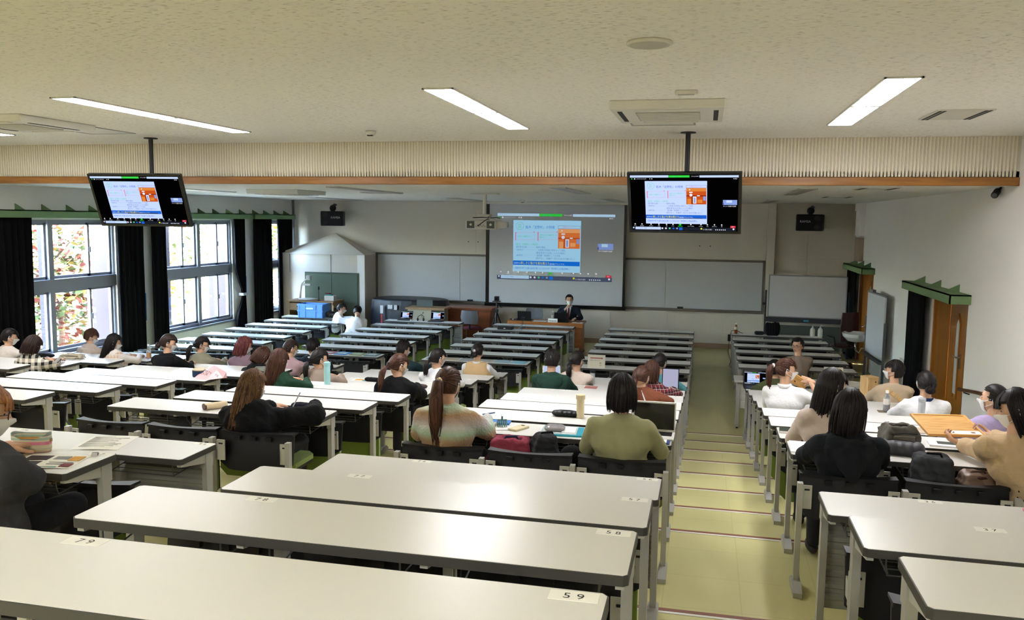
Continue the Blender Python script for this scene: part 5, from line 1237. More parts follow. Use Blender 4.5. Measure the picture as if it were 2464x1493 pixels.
# headset and mouse on the front desk
t = thing('headset', 'black headset with a boom microphone on the front desk', 'headset', on(2, 1, .82, -.16)); MB().tube([(-.07, 0, .03), (-.07, .02, .10), (0, .04, .14), (.07, .02, .10), (.07, 0, .03)], .008, 6).build('band', DARKM, t, smooth=True)
for s in (-1, 1): MB().ell((s*.07, 0, .035), (.02, .04, .04)).build('ear_cup', BLACKP, t, smooth=True)
MB().tube([(.07, -.02, .04), (.05, -.08, .12), (.08, -.06, .2)], .004, 5).ell((.08, -.06, .2), (.012, .012, .015)).build('boom', BLACKP, t)
t = thing('computer_mouse', 'pale computer mouse on the front desk', 'mouse', on(2, 1, .60, -.18)); MB().ell((0, 0, .012), (.03, .05, .02)).build('shell', M('mouse_cream', 'cfc4a8', .4), t, smooth=True); MB().box(-.003, .015, .028, .003, .035, .033).build('wheel', DARKM, t)
# books lent out in row seven
cols = [('a8636a', 'dusty red'), ('3f7fc0', 'bright blue'), ('7d8a64', 'olive green'), ('5e7a80', 'slate blue')]
for i, (c, n) in enumerate(cols):
    sheet(on(2, 7, .82+.27*i, -.16), .22, .26, '%s illustrated book lying open to view in the seventh row' % n, M('cover_'+c, c, .35, .25, 14), rot=RND.uniform(-.1, .1), th=.012, cat='book', prints=[(-.35, -.3, .35, .2, M('cover2_'+c, 'b8c4b8', .4, .4, 20))], group='books laid out in the seventh row', name='book')
for i, (c, n) in enumerate((('8f9aa8', 'grey blue'), ('c8b8a0', 'cream'), ('a0a0a4', 'pale grey'), ('b8b4ac', 'white'), ('9cb8c4', 'light blue'), ('86bcd0', 'sky blue'))):
    sheet(on(3, 7, .18+.29*i, -.17), .24, .25, '%s booklet laid out on the seventh row of the middle block' % n, M('bk_'+c, c, .4, .2, 12), rot=RND.uniform(-.12, .12), th=.008, cat='book', prints=textlines(4), group='booklets in the seventh row of the middle block', name='booklet')
# signs
def sign(loc, w, h, label, draw, tilt=.18):
    t = thing('sign_board', label, 'sign', loc); R_ = Matrix.Rotation(-tilt, 4, 'X'); MB().box(-w/2, 0, 0, w/2, .006, h).xf(R_).build('board', M('sign_cream', 'd6d2bf', .8, .02), t); MB().prism([(0, 0), (.10, 0), (.03, h*.7)], -.005, .005, 'x').build('stand', PAPER, t)
    def T(s, x, z, size, m_=INK):
        vs, fs = text_mesh(s); MB().add([(x+v[0]*size, -.0015, z+v[1]*size) for v in vs], fs).xf(R_).build('lettering', m_, t, recalc=False)
    draw(t, T, R_); return t
def d1(t, T, R_):
    MB().add([(-.10, -.0012, .155), (.085, -.0012, .155), (.085, -.0012, .165), (.105, -.0012, .147), (.085, -.0012, .129), (.085, -.0012, .139), (-.10, -.0012, .139)], [(0, 6, 5, 4, 3, 2, 1)]).xf(R_).build('red_arrow', M('arrow_red', 'a04a4c', .7), t, recalc=False)
    T('銘木もご覧ください', -.10, .105, .019); T('銘', .05, .058, .032); T('ロ', .052, .022, .03)
sign((-1.46, far(7)-.24, top(7)), .28, .20, 'cream sign with a red arrow standing on the seventh row', d1)
def d2(t, T, R_): T('素材見本をご覧ください', -.11, .13, .02); T('。', .03, .10, .05)
sign((2.07, 8.62, .73), .27, .22, 'cream sign with one line of text on the landing table', d2)
for (x, y) in ((1.0, 8.55), (1.35, 8.58)): sheet((x, y, .73), .30, .21, 'grey booklet on the landing table, %s one' % ('left' if x < 1.2 else 'right'), M('bk_grey', '8f8d8a', .4, .1), th=.01, cat='book', name='booklet')
sheet((-1.33, far(10)-.16, top(10)), .26, .20, 'folded newspaper beside the green hoodie', M('newsprint', 'd5d0c6', .8, .1, 30), rot=.2, th=.006, prints=textlines(5), name='newspaper', cat='newspaper'); sheet((-1.12, far(10)-.12, top(10)), .15, .12, 'red and white pamphlet right of the newspaper', M('pamphlet_red', 'b06a6a', .5, .5, 25), th=.006)
t = thing('gym_pouch', 'black zip pouch with a red line right of the steel tumbler', 'pouch', on(4, 9, .92, -.14)); MB().ell((0, 0, .03), (.09, .05, .035)).build('fabric', BLK, t, smooth=True); MB().tube([(-.07, -.03, .045), (.07, -.03, .045)], .003, 5).build('zip', M('zip_red', '8a2a2a', .5), t)
# right block
t = sheet((bx0(5)+.10, far(14)-.145, top(14)), .17, .12, 'dark green hardback book on the right block', M('book_dgreen', '223022', .4, .2, 12), rot=-.05, th=.022, cat='book', name='book'); MB().box(-.085, -.0605, .002, .0855, .055, .019).build('pages', PAPER, t)
sheet((bx0(5)+.17, far(14)-.20, top(14)), .12, .20, 'white leaflet beside the dark green book', rot=.05); sheet((bx0(5)+.12, far(15)-.16, top(15)), .22, .29, 'stack of white sheets before the black hooded jacket', th=.006, rot=-.05)
t = sheet((bx0(5)+.17, far(11)-.10, top(11)), .10, .13, 'small cream book with a red pattern by the white shirt', M('book_cream', 'd8cfc0', .5, .3, 30), th=.03, cat='book', name='book')
WOODL = wood('wood_light', 'c8914a', 'e0b26a', .45, 4.0, (1.5, 12, 12)); WOODL2 = wood('wood_sample', 'c49b62', 'd9b67e', .5, 5.0, (10, 10, 1.2))
t = thing('wooden_board', 'framed light wood board held by the woman in beige', 'board', (1.815, 1.815, 1.695), .06); t.rotation_euler = (.10, -.02, .06)
for k in range(4): MB().box(-.165, -.195+k*.0975, -.004, .165, -.195+(k+1)*.0975-.001, .004).build('plank', WOODL, t)
for a in ((-.18, -.21, .18, -.193), (-.18, .193, .18, .21), (-.18, -.193, -.163, .193), (.163, -.193, .18, .193)): MB().box(a[0], a[1], -.009, a[2], a[3], .009).build('frame_rail', wood('wood_rail', 'd0984e', 'dcae68', .45, 4, (2, 2, 2)), t, bevel=.002)
c = MB().box(-.03, -.185, .0041, .16, -.12, .0055).build('paper_tag', PAPER, t); MB().box(.10, -.165, .0055, .125, -.14, .006).build('tag_print', M('tag_brown', '8a7050', .7), c)
t = thing('wood_block', 'upright wooden block with knots on the right block', 'wood block', (2.17, far(9)-.17, top(9)), .5); MB().box(-.075, -.075, 0, .075, .075, .28).build('block', WOODL2, t, bevel=.004)
for x, z in ((.03, .22), (-.04, .12), (.02, .06)): MB().lathe([(.011, 0), (.008, .002)], n=10).xf(Matrix.Translation((x, -.0745, z)) @ Matrix.Rotation(PI/2, 4, 'X')).build('knot', M('knot_brown', '5a3618', .6), t)
c = MB().box(.02, -.12, 0, .10, -.1, .07).build('green_card', M('card_green', '3f8a50', .6), t)
t = thing('wood_sample', 'angled light wood sample behind the white lab coat', 'wood sample', (2.30, far(10)-.19, top(10)+.105), .3); t.rotation_euler = (0, .65, .2)
for k in range(3): MB().box(-.12, -.05+k*.034, -.02, .12, -.05+k*.034+.032, .02).build('stave', WOODL2, t)
loc_p26 = Vector((1.185, 4.70, 1.43))
t = thing('wood_sample', 'thin wood sample held up by the woman in the white shirt', 'wood sample', (1.16, 4.72, 1.42), -.3); t.rotation_euler = (.4, .5, -.3); MB().box(-.09, -.006, -.06, .09, .006, .06).build('panel', WOODL, t); MB().lathe([(.01, 0), (.008, .004)], n=10).xf(Matrix.Translation((-.03, -.006, -.02)) @ Matrix.Rotation(PI/2, 4, 'X')).build('knot', M('knot_brown', '5a3618', .6), t)
sheet((bx0(5)+1.27, far(11)-.20, top(11)-.0), .16, .10, 'brown tray under the tea bottle', M('tray_brown', '7a6a52', .5), th=.0045, cat='tray', name='tray')
sheet((bx0(5)+.98, far(13)-.18, top(13)), .17, .09, 'dark phone lying by the yellow drink', GLS, th=.009, cat='phone', rot=-.3, name='phone')
sheet((bx0(5)+1.20, far(13)-.20, top(13)), .20, .20, 'beige patterned pamphlet on the right block', M('pamph_beige', 'b8a58c', .6, .4, 20), rot=-.25)
sheet((bx0(5)+1.17, far(14)-.24, top(14)), .24, .16, 'white photo book under the wooden board', PAPER, th=.014, cat='book', rot=-.1, prints=[(-.25, -.2, .35, .35, M('photo_dark', '4a4f48', .4, .5, 18))], name='book')
sheet((bx0(5)+1.50, far(14)-.25, top(14)), .18, .14, 'dark printed card beside the photo book', PAPER, rot=.2, prints=[(-.4, -.3, .4, .0, PD)])
pouch((bx0(5)+.70, far(15)-.16, top(15)), (.24, .14, .10), 'grey padded pouch open on the desk by the hooded jacket', M('pouch_grey', '3c3d42', .6), -.2, seed=3)
def backpack(loc, size, label, mats, rot=0, seed=2, lean=(0, 0), cat='bag', name='backpack', open_top=False):
    """soft sack: boxy body with rounded, creased sides, front pocket, straps and handle"""
    rr = random.Random(seed); t = thing(name, label, cat, loc, rot); w, d, h = size; mb = MB()
    k = 7
    for i in range(k):
        u = i/(k-1); z = h*(.10+.80*u); ww = w*.5*(1-.22*u*u); dd = d*.5*(1-.30*u*u); r_ = min(dd, h*.16)*.8
        for sx_ in (-1, 1): mb.cap((sx_*(ww-r_)+lean[0]*z, -(dd-r_)+lean[1]*z, z), r_, (sx_*(ww-r_)*.9+lean[0]*z, (dd-r_)+lean[1]*z, z), r_, 8)
        mb.cap((-(ww-r_)+lean[0]*z, -(dd-r_)+lean[1]*z, z), r_, ((ww-r_)+lean[0]*z, -(dd-r_)*.95+lean[1]*z, z), r_, 8); mb.cap((-(ww-r_)+lean[0]*z, (dd-r_)+lean[1]*z, z), r_, ((ww-r_)+lean[0]*z, (dd-r_)+lean[1]*z, z), r_, 8)
    q = remesh(mb, max(.006, w/34), 2); crease(q, w*.045, seed); q.v = [(p[0], p[1], max(.0, p[2])) for p in q.v]; q.build('sack', mats[0], t, smooth=True)
    pk = MB(); pd = d*.5
    for zz in (.16, .30, .44): pk.cap((-w*.26, -pd+lean[1]*h*zz, h*zz), h*.10, (w*.26, -pd+lean[1]*h*zz, h*zz), h*.10, 8)
    q = remesh(pk, max(.005, w/40), 2); crease(q, w*.03, seed+3); q.v = [(p[0], p[1], max(.0, p[2])) for p in q.v]; q.build('pocket', mats[1], t, smooth=True)
    MB().tube([(lean[0]*h-.05, lean[1]*h, h*.92), (lean[0]*h-.03, lean[1]*h-.01, h*1.04), (lean[0]*h+.04, lean[1]*h-.01, h*1.04), (lean[0]*h+.06, lean[1]*h, h*.91)], .008, 6).build('handle', mats[2], t, smooth=True)
    for s in (-1, 1): MB().tube([(s*w*.25+lean[0]*h, d*.30, h*.86), (s*w*.38, d*.58, h*.55), (s*w*.34, d*.45, h*.1)], min(.014, w*.05), 6).build('strap', mats[2], t, smooth=True)
    MB().tube([(-w*.36+lean[0]*h*.6, -d*.47, h*.60), (lean[0]*h*.6, -d*.50, h*.66), (w*.36+lean[0]*h*.6, -d*.47, h*.60)], .004, 5).build('zip', DARKM, t)
    if open_top:
        MB().ell((lean[0]*h, lean[1]*h-.01, h*.93), (w*.36, d*.30, .016), 16, 6).build('open_mouth', M('bag_lining', '4a2a1c', .8), t, smooth=True)
    return t
CRIM = F_('crimson', '8f3a4c'); GRYF = F_('greycanvas', 'a8a49a'); CHAR = F_('charcoalbag', '2b2c2f'); NV2 = F_('navybag', '26344f')
backpack((-1.08, 1.20, flo(15)+.455), (.34, .24, .27), 'crimson, grey and navy backpack on the chair by the pastel sweater', (CRIM, GRYF, NV2), .1, 2)
backpack((-.86, 1.16, flo(15)+.455), (.20, .22, .32), 'charcoal bag slumped beside the crimson backpack', (CHAR, BLK, BLK), .5, 4, (.1, 0))
tag(remesh(MB().ell((0, 0, .12), (.10, .09, .12)).ell((.05, 0, .08), (.08, .09, .08)), .012, 3).build('cap', BLK, smooth=True, loc=(-.66, 1.22, flo(15)+.46)), 'round black cap at the end of the bag row', 'cap')
backpack((1.57, 1.15, flo(15)+.455), (.28, .24, .36), 'dark grey backpack on the chair by the hooded jacket', (F_('bagdark', '3b3d40'), F_('bagmid', '46484c'), BLK), -.1, 6)
backpack((1.82, 1.16, flo(15)+.455), (.24, .2, .27), 'brown leather bag standing open beside the grey backpack', (M('leather_bag', '7d6555', .45, .1, 10), M('leather_bag2', '8a6c58', .45, .1, 10), M('leather_strap', '5c4032', .5)), .15, 7, open_top=True)
backpack((1.62, far(14)-.19, top(14)), (.26, .2, .12), 'crumpled grey cloth bag on the desk behind the yellow drink', (F_('clothgrey', '5a564e'), F_('clothgrey2', '6a665c'), F_('clothgrey', '5a564e')), .2, 8)
# left blocks
def bx_bag(): pass
t = thing('lunch_box', 'navy round lunch bag with a pale rim on the desk', 'lunch bag', (-5.34, far(12)-.10, top(12))); MB().lathe([(.085, 0), (.09, .01), (.09, .075), (.088, .085)], n=24).build('body', NV2, t, smooth=False); MB().lathe([(.092, .075), (.092, .084), (.088, .086)], n=24).build('rim', M('rim_beige', 'b8a888', .6), t)
t = thing('plastic_bag', 'pink plastic bag with black capital letters on the desk', 'bag', (-5.17, far(12)-.15, top(12)), .12)
mb = MB(); mb.add([(-.17, -.1, 0), (.0, -.14, .0), (.17, -.08, .02), (.15, .05, .06), (.0, .08, .13), (-.13, .06, .07), (-.02, -.02, .10), (.08, -.03, .10), (-.09, -.03, .05), (.17, .02, 0), (-.15, .07, 0), (0, .1, 0)], [(0, 1, 8), (8, 1, 6), (6, 1, 7), (7, 1, 2), (7, 2, 3), (7, 3, 4), (6, 7, 4), (8, 6, 5), (5, 6, 4), (0, 8, 5), (2, 9, 3), (3, 9, 11), (4, 3, 11), (5, 4, 11), (5, 11, 10), (0, 5, 10), (0, 10, 11, 9, 2, 1)])
mb.build('plastic', M('bag_pink', 'd8aeb0', .35, .08, 8), t)
for s, x, z, rz in (('OUR', -.085, .052, -.25), ('JMSTY', -.055, .085, -.42), ('YA', .075, .042, -.5)):
    vs, fs = text_mesh(s); R_ = Matrix.Translation((x, -.085-.25*(0), z-.0)) @ Matrix.Rotation(.85, 4, 'X') @ Matrix.Rotation(rz, 4, 'Z'); MB().add([tuple(R_ @ Vector((v[0]*.042, v[1]*.042, .012))) for v in vs], fs).build('lettering', INK, t, recalc=False)
backpack((-5.02, far(11)-.20, top(11)), (.17, .15, .10), 'crumpled grey green cloth behind the pink plastic bag', (F_('clothsage', '7d8078'), F_('clothsage2', '888a82'), F_('clothsage', '7d8078')), .3, 12, name='cloth_bag')
backpack((bx0(1)+1.05, far(10)-.13, top(10)), (.36, .14, .07), 'cream cloth bag flopped on the desk by the window', (F_('clothcream', 'b8ad98'), F_('clothcream2', 'c2b8a4'), F_('clothcream', 'b8ad98')), .1, 13, name='cloth_bag')
pouch((bx0(2)-.72-.02, far(9)-.16, top(9)), (.12, .06, .03), 'crimson pencil pouch beside the water bottle by the windows', CRIM, .1, seed=21)
pouch((bx0(1)+1.66, far(9)-.12, top(9)), (.09, .05, .025), 'small red pouch at the window block desk end', M('pouch_red', 'a83a4a', .7), .2, seed=22)
pouch((bx0(3)+.34, far(12)-.2, top(12)), (.14, .07, .03), 'flat black case before the green sweater', BLACKP, 0, seed=23)
pouch((bx0(3)+.80, far(11)-.17, top(11)), (.20, .09, .05), 'dark pencil pouch right of the taupe top', BLK, -.1, seed=24); pouch((bx0(3)+1.73, far(11)-.16, top(11)), (.10, .08, .04), 'dark sunglasses case before the white shirt', BLK, -.3, seed=25)
sheet((bx0(3)+.62, far(11)-.15, top(11)), .20, .14, 'colourful handout right of the taupe top', PAPER, prints=[(-.3, -.2, .2, .3, PO), (.2, -.4, .4, .0, PT)]); sheet((bx0(3)+.44, far(12)-.14, top(12)), .22, .16, 'white notebook beside the mint bottle', th=.006, cat='notebook', name='notebook')
sheet((bx0(3)+1.58, far(12)-.23, top(12)), .16, .13, 'cream memo with a yellow picture before the black jacket', M('memo_cream', 'e0d8c4', .7), prints=[(.0, -.2, .3, .3, PO)]); pouch((bx0(3)+1.60, far(12)-.06, top(12)), (.17, .07, .05), 'black and brown pen pouch before the black jacket', M('pouch_brown', '3a2c28', .7, .3, 15), .2, seed=26)
t = thing('radio', 'small black device with chrome dials on the desk end', 'device', (bx0(2)+1.70, far(8)-.10, top(8))); MB().box(-.06, -.03, 0, .06, .03, .06).build('case', DARKM, t, bevel=.01); MB().cyl((.03, -.035, .035), (.03, -.03, .035), .015).cyl((-.02, -.035, .035), (-.02, -.03, .035), .015).build('dial', CHROME, t)
pouch((bx0(1)+.62, far(10)-.17, top(10)), (.26, .12, .06), 'black bag lying at the far left desk', BLK, .1, seed=27, cat='bag')
sheet((bx0(2)+.55, far(10)-.16, top(10)), .20, .27, 'white sheet before the grey olive jacket', rot=-.2); sheet((bx0(2)+1.66, far(8)-.2, top(8)), .22, .16, 'white leaflet beside the short-haired person', rot=.1)
# front left: crate, cabinet, document camera
CR_ = M('crate_blue', '4f86c8', .5, .05)
t = thing('blue_crate', 'blue folding crate on the front desk by the windows', 'crate', (-8.72, far(1)-.22, .72))
MB().box(-.31, -.19, 0, .31, .19, .02).box(-.31, -.19, .02, .31, -.165, .32).box(-.31, .165, .02, .31, .19, .32).box(-.31, -.165, .02, -.285, .165, .32).box(.285, -.165, .02, .31, .165, .32).build('box', CR_, t)
for z in (.16, .30): MB().box(-.325, -.205, z-.012, .325, .205, z+.012).box(-.32, -.20, z-.02, -.26, -.185, z+.015).build('rim', CR_, t) if False else MB().box(-.325, -.205, z-.014, .325, -.19, z+.014).box(-.325, .19, z-.014, .325, .205, z+.014).box(-.325, -.19, z-.014, -.31, .19, z+.014).box(.31, -.19, z-.014, .325, .19, z+.014).build('rim', CR_, t)
for x in (-.29, -.13, .13, .29): MB().box(x-.012, -.20, .0, x+.012, -.19, .3).build('rib', CR_, t)
MB().box(-.10, -.206, .20, .08, -.19, .235).build('label', M('crate_label', 'a8c0e0', .5), t)
pouch((-8.28, far(1)-.2, .72), (.24, .18, .16), 'dark handbag beside the blue crate', M('handbag_dark', '241d1a', .5), 0, 'bag', seed=31, name='handbag')
CABW = wood('cabinet_wood', '8a6a48', 'a3825c', .5, 3, (1, 6, 6))
t = thing('equipment_cabinet', 'wooden equipment cabinet before the green cupboard doors', 'cabinet', (-9.42, 15.28, 0))
MB().box(-.60, -.30, .04, -.57, .3, .93).box(.57, -.30, .04, .60, .3, .93).box(-.02, -.30, .04, .01, .3, .9).box(-.57, .27, .04, .57, .3, .9).box(-.6, -.3, 0, .6, .3, .05).build('carcass', CABW, t); MB().box(-.63, -.33, .93, .63, .32, .965).build('top', CABW, t)
d = MB().box(-.56, -.315, .72, -.03, -.30, .90).build('drawer', CABW, t); MB().box(-.36, -.325, .80, -.22, -.314, .825).build('pull', DARKM, d); MB().box(-.56, -.28, .45, -.03, .27, .47).build('shelf', CABW, t)
MB().box(.02, -.25, .05, .56, .2, .89).build('rack', BLACKP, t)
for k in range(6): MB().box(.05, -.258, .12+k*.12, .5, -.249, .17+k*.12).build('rack_unit', M('rack_unit', '4a4638', .5, .5, 30), t)
dd = MB().box(0, -.02, .05, .02, .44, .90); d = dd.xf(Matrix.Translation((.60, -.30, 0)) @ Matrix.Rotation(PI+.5, 4, 'Z')).build('open_door', CABW, t)
t = thing('document_camera', 'white document camera with an arm on the wooden cabinet', 'document camera', (-9.72, 15.22, .965)); MB().ell((.12, 0, .02), (.26, .2, .025)).build('base', PALEP, t, smooth=True); MB().tube([(-.10, 0, .02), (-.09, 0, .2), (-.05, 0, .40)], .028, 8, .02).tube([(-.05, 0, .40), (.0, 0, .46), (.08, 0, .52), (.12, 0, .54)], .018, 8).build('arm', PALEP, t, smooth=True); MB().box(.08, -.05, .50, .20, .05, .62).build('camera_head', PALEP, t, bevel=.02); MB().box(-.04, -.03, .36, .20, .03, .41).build('lamp_bar', PALEP, t, bevel=.01)
t = thing('storage_basket', 'white basket with coloured things on the cabinet', 'basket', (-8.98, 15.2, .965)); MB().box(-.13, -.09, 0, .13, .09, .13).build('basket', PALEP, t, bevel=.01); MB().box(-.12, -.07, .13, .05, .05, .16).build('teal_item', PT, t); MB().box(-.11, -.06, .16, .0, .04, .19).build('red_item', PR, t)
t = thing('desk_microphone', 'black microphone on a small stand on the cabinet', 'microphone', (-9.25, 15.1, .965)); MB().lathe([(.04, 0), (.04, .01), (.01, .02)], n=16).build('base', DARKM, t); MB().cyl((0, 0, .01), (0, 0, .26), .009, 8).build('stem', DARKM, t); MB().ell((0, 0, .31), (.022, .022, .05)).build('head', BLACKP, t, smooth=True)
# covered grand piano, lectern, brown desk, chairs
t = thing('covered_piano', 'grand piano under a black quilted cover by the whiteboard', 'piano', (-7.10, 15.72, 0))
mb = MB(); pts = []
prof = [(-.98, -.55), (-.98, .35), (-.75, .55), (-.2, .62), (.4, .58), (.95, .35), (1.15, .0), (1.0, -.35), (.4, -.55)]
for lvl, (z, s) in enumerate(((.06, 1.05), (.5, 1.03), (.9, 1.0), (1.02, .98), (1.06, .93))): pts.append([(x*s+RND.uniform(-.02, .02), y*s+RND.uniform(-.02, .02), z) for x, y in prof])
n = len(prof); vs = [p for ring in pts for p in ring]; fs = [(i*n+j, i*n+(j+1) % n, (i+1)*n+(j+1) % n, (i+1)*n+j) for i in range(4) for j in range(n)] + [tuple(range(n-1, -1, -1)), tuple(4*n+j for j in range(n))]
mb.add(vs, fs); CV = M('piano_cover', '10131c', .45, .3, 5, bump=.8, bscale=6); o = mb.build('cover', CV, t, smooth=False); sd = o.modifiers.new('s', 'SUBSURF'); sd.levels = 2; sd.render_levels = 2
for x in (-.8, .8): MB().cyl((x, 0, 0), (x, 0, .1), .05).build('leg', DARKM, t)
MB().box(-.52, -.60, .70, -.44, -.57, .90).box(-.32, -.60, .82, -.2, -.57, .92).box(-.16, -.60, .80, -.08, -.57, .92).build('label', M('cover_label', 'b8b8b8', .6), t); MB().box(-.50, -.605, .2, -.46, -.58, .68).build('red_strap', M('strap_red', 'a02a2a', .6), t)
t = thing('lectern', 'cream lectern with a wooden top at the front', 'lectern', (-6.30, 14.9, 0)); MB().box(-.44, -.22, 0, .44, .22, .88).build('body', M('lectern_cream', 'a59c84', .6, .03), t, bevel=.004); MB().box(-.49, -.26, .88, .49, .26, .93).build('top', CABW, t, bevel=.006)
mb = MB().box(-.28, -.02, .93, .12, .0, 1.10).xf(Matrix.Rotation(.0, 4, 'X')); mb.build('monitor', M('monitor_back', '3f4a48', .4), t)
t = thing('brown_cabinet', 'reddish brown teacher desk at the front left of the screen', 'desk', (-5.42, 15.6, 0)); MB().box(-.58, -.30, 0, .58, .3, .86).build('body', DESKW, t, bevel=.004); MB().box(-.62, -.34, .86, .62, .34, .90).build('top', DESKW, t, bevel=.006)
for x in (-.29, .29): MB().box(x-.27, -.312, .08, x+.27, -.30, .80).build('door_panel', DESKW, t)
def office_chair(loc, rot, label, back, seat, high=False):
    t = thing('office_chair', label, 'chair', loc, rot); bh = .62 if high else .32
    mb = MB().ell((0, -.02, .46), (.24, .24, .045)); mb.build('seat', seat, t, smooth=True)
    k = MB(); n = 8; vs = []
    for s in (0, 1):
        for j in range(5):
            for i in range(n+1): u = -1+2*i/n; z = .58+bh*j/4; w_ = .22*(1-.12*abs(j-2)/2); vs.append((w_*u, -.22-.04*(1-u*u)-.03*j/4-s*.03, z))
    m_ = 5*(n+1); fs = [(s*m_+j*(n+1)+i, s*m_+j*(n+1)+i+1, s*m_+(j+1)*(n+1)+i+1, s*m_+(j+1)*(n+1)+i) for s in (0, 1) for j in range(4) for i in range(n)]
    fs += [(i, i+1, m_+i+1, m_+i) for i in range(n)] + [(4*(n+1)+i, 4*(n+1)+i+1, m_+4*(n+1)+i+1, m_+4*(n+1)+i) for i in range(n)] + [(j*(n+1), (j+1)*(n+1), m_+(j+1)*(n+1), m_+j*(n+1)) for j in range(4)] + [(j*(n+1)+n, (j+1)*(n+1)+n, m_+(j+1)*(n+1)+n, m_+j*(n+1)+n) for j in range(4)]
    k.add(vs, fs).build('backrest', back, t, smooth=False); MB().tube([(0, -.1, .44), (0, -.25, .46), (0, -.26, .62)], .018, 6).build('back_support', DARKM, t)
    if high:
        MB().cyl((0, 0, .1), (0, 0, .42), .03).build('column', CHROME, t)
        for i in range(5): a = 2*PI*i/5; MB().tube([(0, 0, .1), (.28*math.cos(a), .28*math.sin(a), .06)], .02, 6).ell((.28*math.cos(a), .28*math.sin(a), .03), (.03, .03, .03)).build('base_arm', DARKM, t)
        for s in (-1, 1): MB().tube([(s*.24, -.15, .46), (s*.27, -.12, .66), (s*.27, .1, .66)], .02, 6).build('armrest', DARKM, t)
    else:
        for s in (-1, 1): MB().tube([(s*.2, -.2, .42), (s*.22, -.22, .02), (s*.22, .22, .02), (s*.2, .18, .42)], .012, 6).build('leg_frame', CHROME, t)
    return t
office_chair((-5.2, 14.95, 0), 0, 'grey-backed chair with a red seat at the brown desk', M('chair_grey', '6a6b6e', .7), M('chair_red', '6f2a36', .8)); office_chair((-3.85, 15.45, 0), PI, 'grey chair behind the lecturer table', M('chair_grey', '6a6b6e', .7), M('chair_red', '6f2a36', .8)); office_chair((3.05, 14.55, 0), .5, 'dark red leather office chair by the far door', M('leather_wine', '3b1d1e', .4), M('leather_wine', '3b1d1e', .4), True)
t = thing('lecturer_table', 'brown wooden table where the lecturer sits', 'table', (-3.36, 14.8, 0)); MB().box(-.88, -.30, .68, .88, .30, .72).box(-.88, -.31, .62, .88, -.29, .70).build('top', wood('lec_wood', '9a5a24', 'ad6c30', .4, 2, (1.5, 8, 8), .1), t, bevel=.004)
MB().box(-.84, -.26, .03, -.80, .26, .68).box(.80, -.26, .03, .84, .26, .68).build('side_panel', wood('lec_wood2', '8a4a1c', '9d5c28', .45, 2, (1.5, 8, 8)), t); MB().box(-.80, -.24, .15, .80, -.22, .62).build('modesty_panel', wood('lec_wood2', '8a4a1c', '9d5c28', .45, 2, (1.5, 8, 8)), t)
for x in (-.82, .82): MB().box(x-.03, -.28, 0, x+.03, .28, .035).build('foot', DARKM, t)
laptop((-3.86, 14.74, .72), 'black laptop at the left of the lecturer table, lid towards us', PI, .32, .22, 1.75, BLACKP, GLS); laptop((-3.00, 14.74, .72), 'black laptop before the lecturer, lid towards us', PI, .32, .22, 1.75, BLACKP, GLS)
bottle((-3.24, 14.88, .72), 'tea bottle standing beside the lecturer laptop', PETP, CLEARP, WCAP, .02, lab=M('tea_label2', 'c8bfae', .5), labz=(.06, .13))
t = thing('name_plate', 'folded white name plate on the lecturer table', 'name plate', (-3.18, 14.54, .72)); MB().prism([(-.035, 0), (.035, 0), (0, .085)], -.11, .11, 'x').build('card', PAPER, t)
for i in range(5): MB().box(-.085+i*.037, -.031, .025, -.067+i*.037, -.0245, .043).xf(Matrix.Translation((0, .0, 0))).build('character', INK, t)
sheet((-3.50, 14.66, .72), .30, .21, 'white papers on the lecturer table', th=.004); sheet((-2.62, 14.62, .72), .24, .18, 'leaflet at the right end of the lecturer table', PAPER, th=.004, prints=[(-.1, -.2, .25, .2, PR)])
t = thing('microphone', 'black microphone lying on the lecturer table', 'microphone', (-4.12, 14.66, .74)); MB().cyl((-.1, 0, 0), (.06, 0, 0), .013, 10, .016).build('handle', DARKM, t); MB().ell((.085, 0, 0), (.032, .024, .024)).build('head', BLACKP, t, smooth=True); MB().cyl((-.03, 0, 0), (-.01, 0, 0), .0155, 10).build('ring', PALEP, t)
t = thing('microphone', 'black microphone in the lecturer\'s hand', 'microphone', (-2.985, 15.13, .965)); MB().cyl((0, 0, -.06), (.0, .02, .06), .012, 10, .015).build('handle', DARKM, t); MB().ell((0, .024, .085), (.022, .022, .028)).build('head', BLACKP, t, smooth=True)
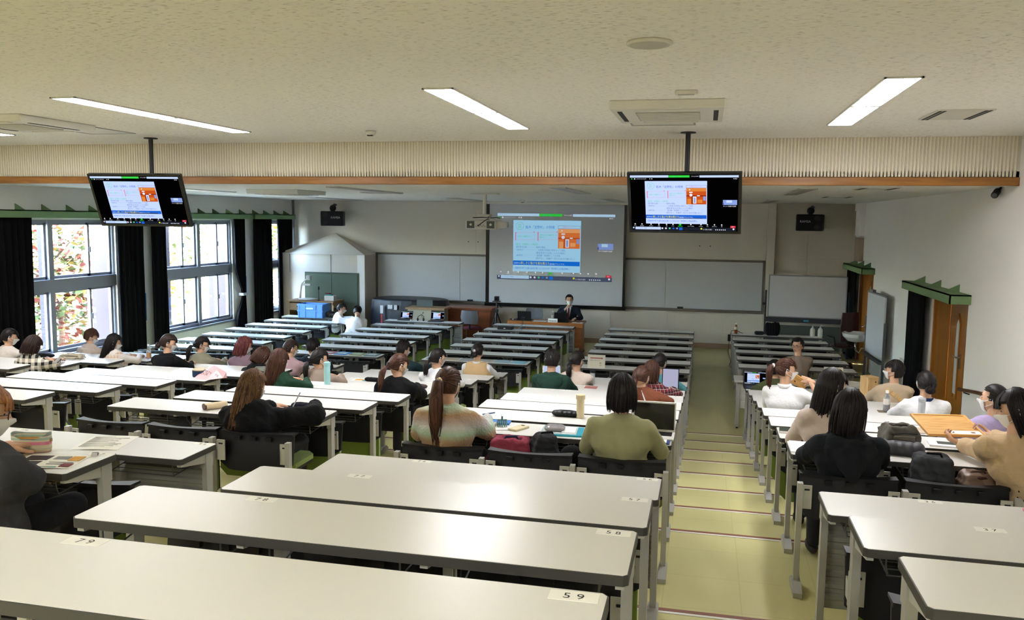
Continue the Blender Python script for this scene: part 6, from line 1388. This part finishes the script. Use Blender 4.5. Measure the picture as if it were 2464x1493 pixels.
def tripod(loc, h, r, label, legm, head):
    t = thing('camera_tripod', label, 'tripod', loc); 
    for i in range(3): a = 2*PI*i/3+.5; MB().tube([(0, 0, h*.72), (r*math.cos(a), r*math.sin(a), .0)], h*.012, 6).build('leg', legm, t)
    MB().cyl((0, 0, h*.45), (0, 0, h*.9), h*.012, 8).box(-h*.03, -h*.03, h*.70, h*.03, h*.03, h*.76).build('centre_column', DARKM, t); MB().tube([(0, 0, h*.86), (h*.10, -h*.03, h*.80)], h*.008, 6).build('pan_handle', DARKM, t)
    if head: MB().box(-.09, -.05, h*.9, .09, .05, h*.9+.02).build('plate', DARKM, t); MB().box(-.05, -.04, h*.9+.02, .05, .06, h*.9+.13).build('camera', BLACKP, t, bevel=.008); MB().cyl((0, -.055, h*.9+.07), (0, -.04, h*.9+.07), .03).build('lens', GLS, t)
    else: MB().box(-.035, -.03, h*.9, .035, .03, h).build('phone_clamp', DARKM, t)
tripod((-4.56, 14.75, 0), 1.25, .33, 'tall black camera tripod before the projection screen', DARKM, True); tripod((-3.55, far(2)-.14, .72), .27, .10, 'small tabletop tripod with silver legs on the second row', CHROME, False)
t = thing('document_scanner', 'flat black device on the second row desk', 'device', (-3.92, far(2)-.16, .72)); MB().box(-.16, -.11, 0, .16, .11, .07).build('body', BLACKP, t, bevel=.015); MB().box(-.02, -.113, .025, .02, -.109, .04).build('logo', PALEP, t)
pouch(on(5, 1, .82, -.16), (.26, .2, .30), 'black backpack on the front desk by the mobile whiteboard', BLK, 0, 'bag', seed=41, name='backpack_bag'); pouch(on(5, 1, .56, -.14), (.16, .12, .08), 'black speaker box on the front desk by the doors', BLACKP, 0, 'device', seed=42, name='speaker_box'); sheet(on(5, 1, .32, -.16), .30, .2, 'white papers on the front desk by the doors', rot=.1)
t = thing('power_adapter', 'black adapter with cables hanging at the desk end', 'adapter', on(5, 1, -.02, -.16)); MB().box(-.05, -.03, -.16, .01, .03, -.02).build('box', BLACKP, t, bevel=.006); MB().tube([(0, 0, -.02), (.02, 0, .06), (.12, .02, .07), (.25, .03, .01)], .006, 6).tube([(-.02, 0, -.16), (-.03, 0, -.4), (.03, .05, -.6), (.0, .1, -.71)], .005, 6).build('cable', DARKM, t)
pouch((bx0(5)+.955, far(16)-.09, top(16)), (.12, .08, .035), 'pink pouch at the right edge of the desk marked thirty-six', M('pouch_pink', 'c87a92', .7), .3, seed=51)
bpy.data.scenes.remove(TMP)
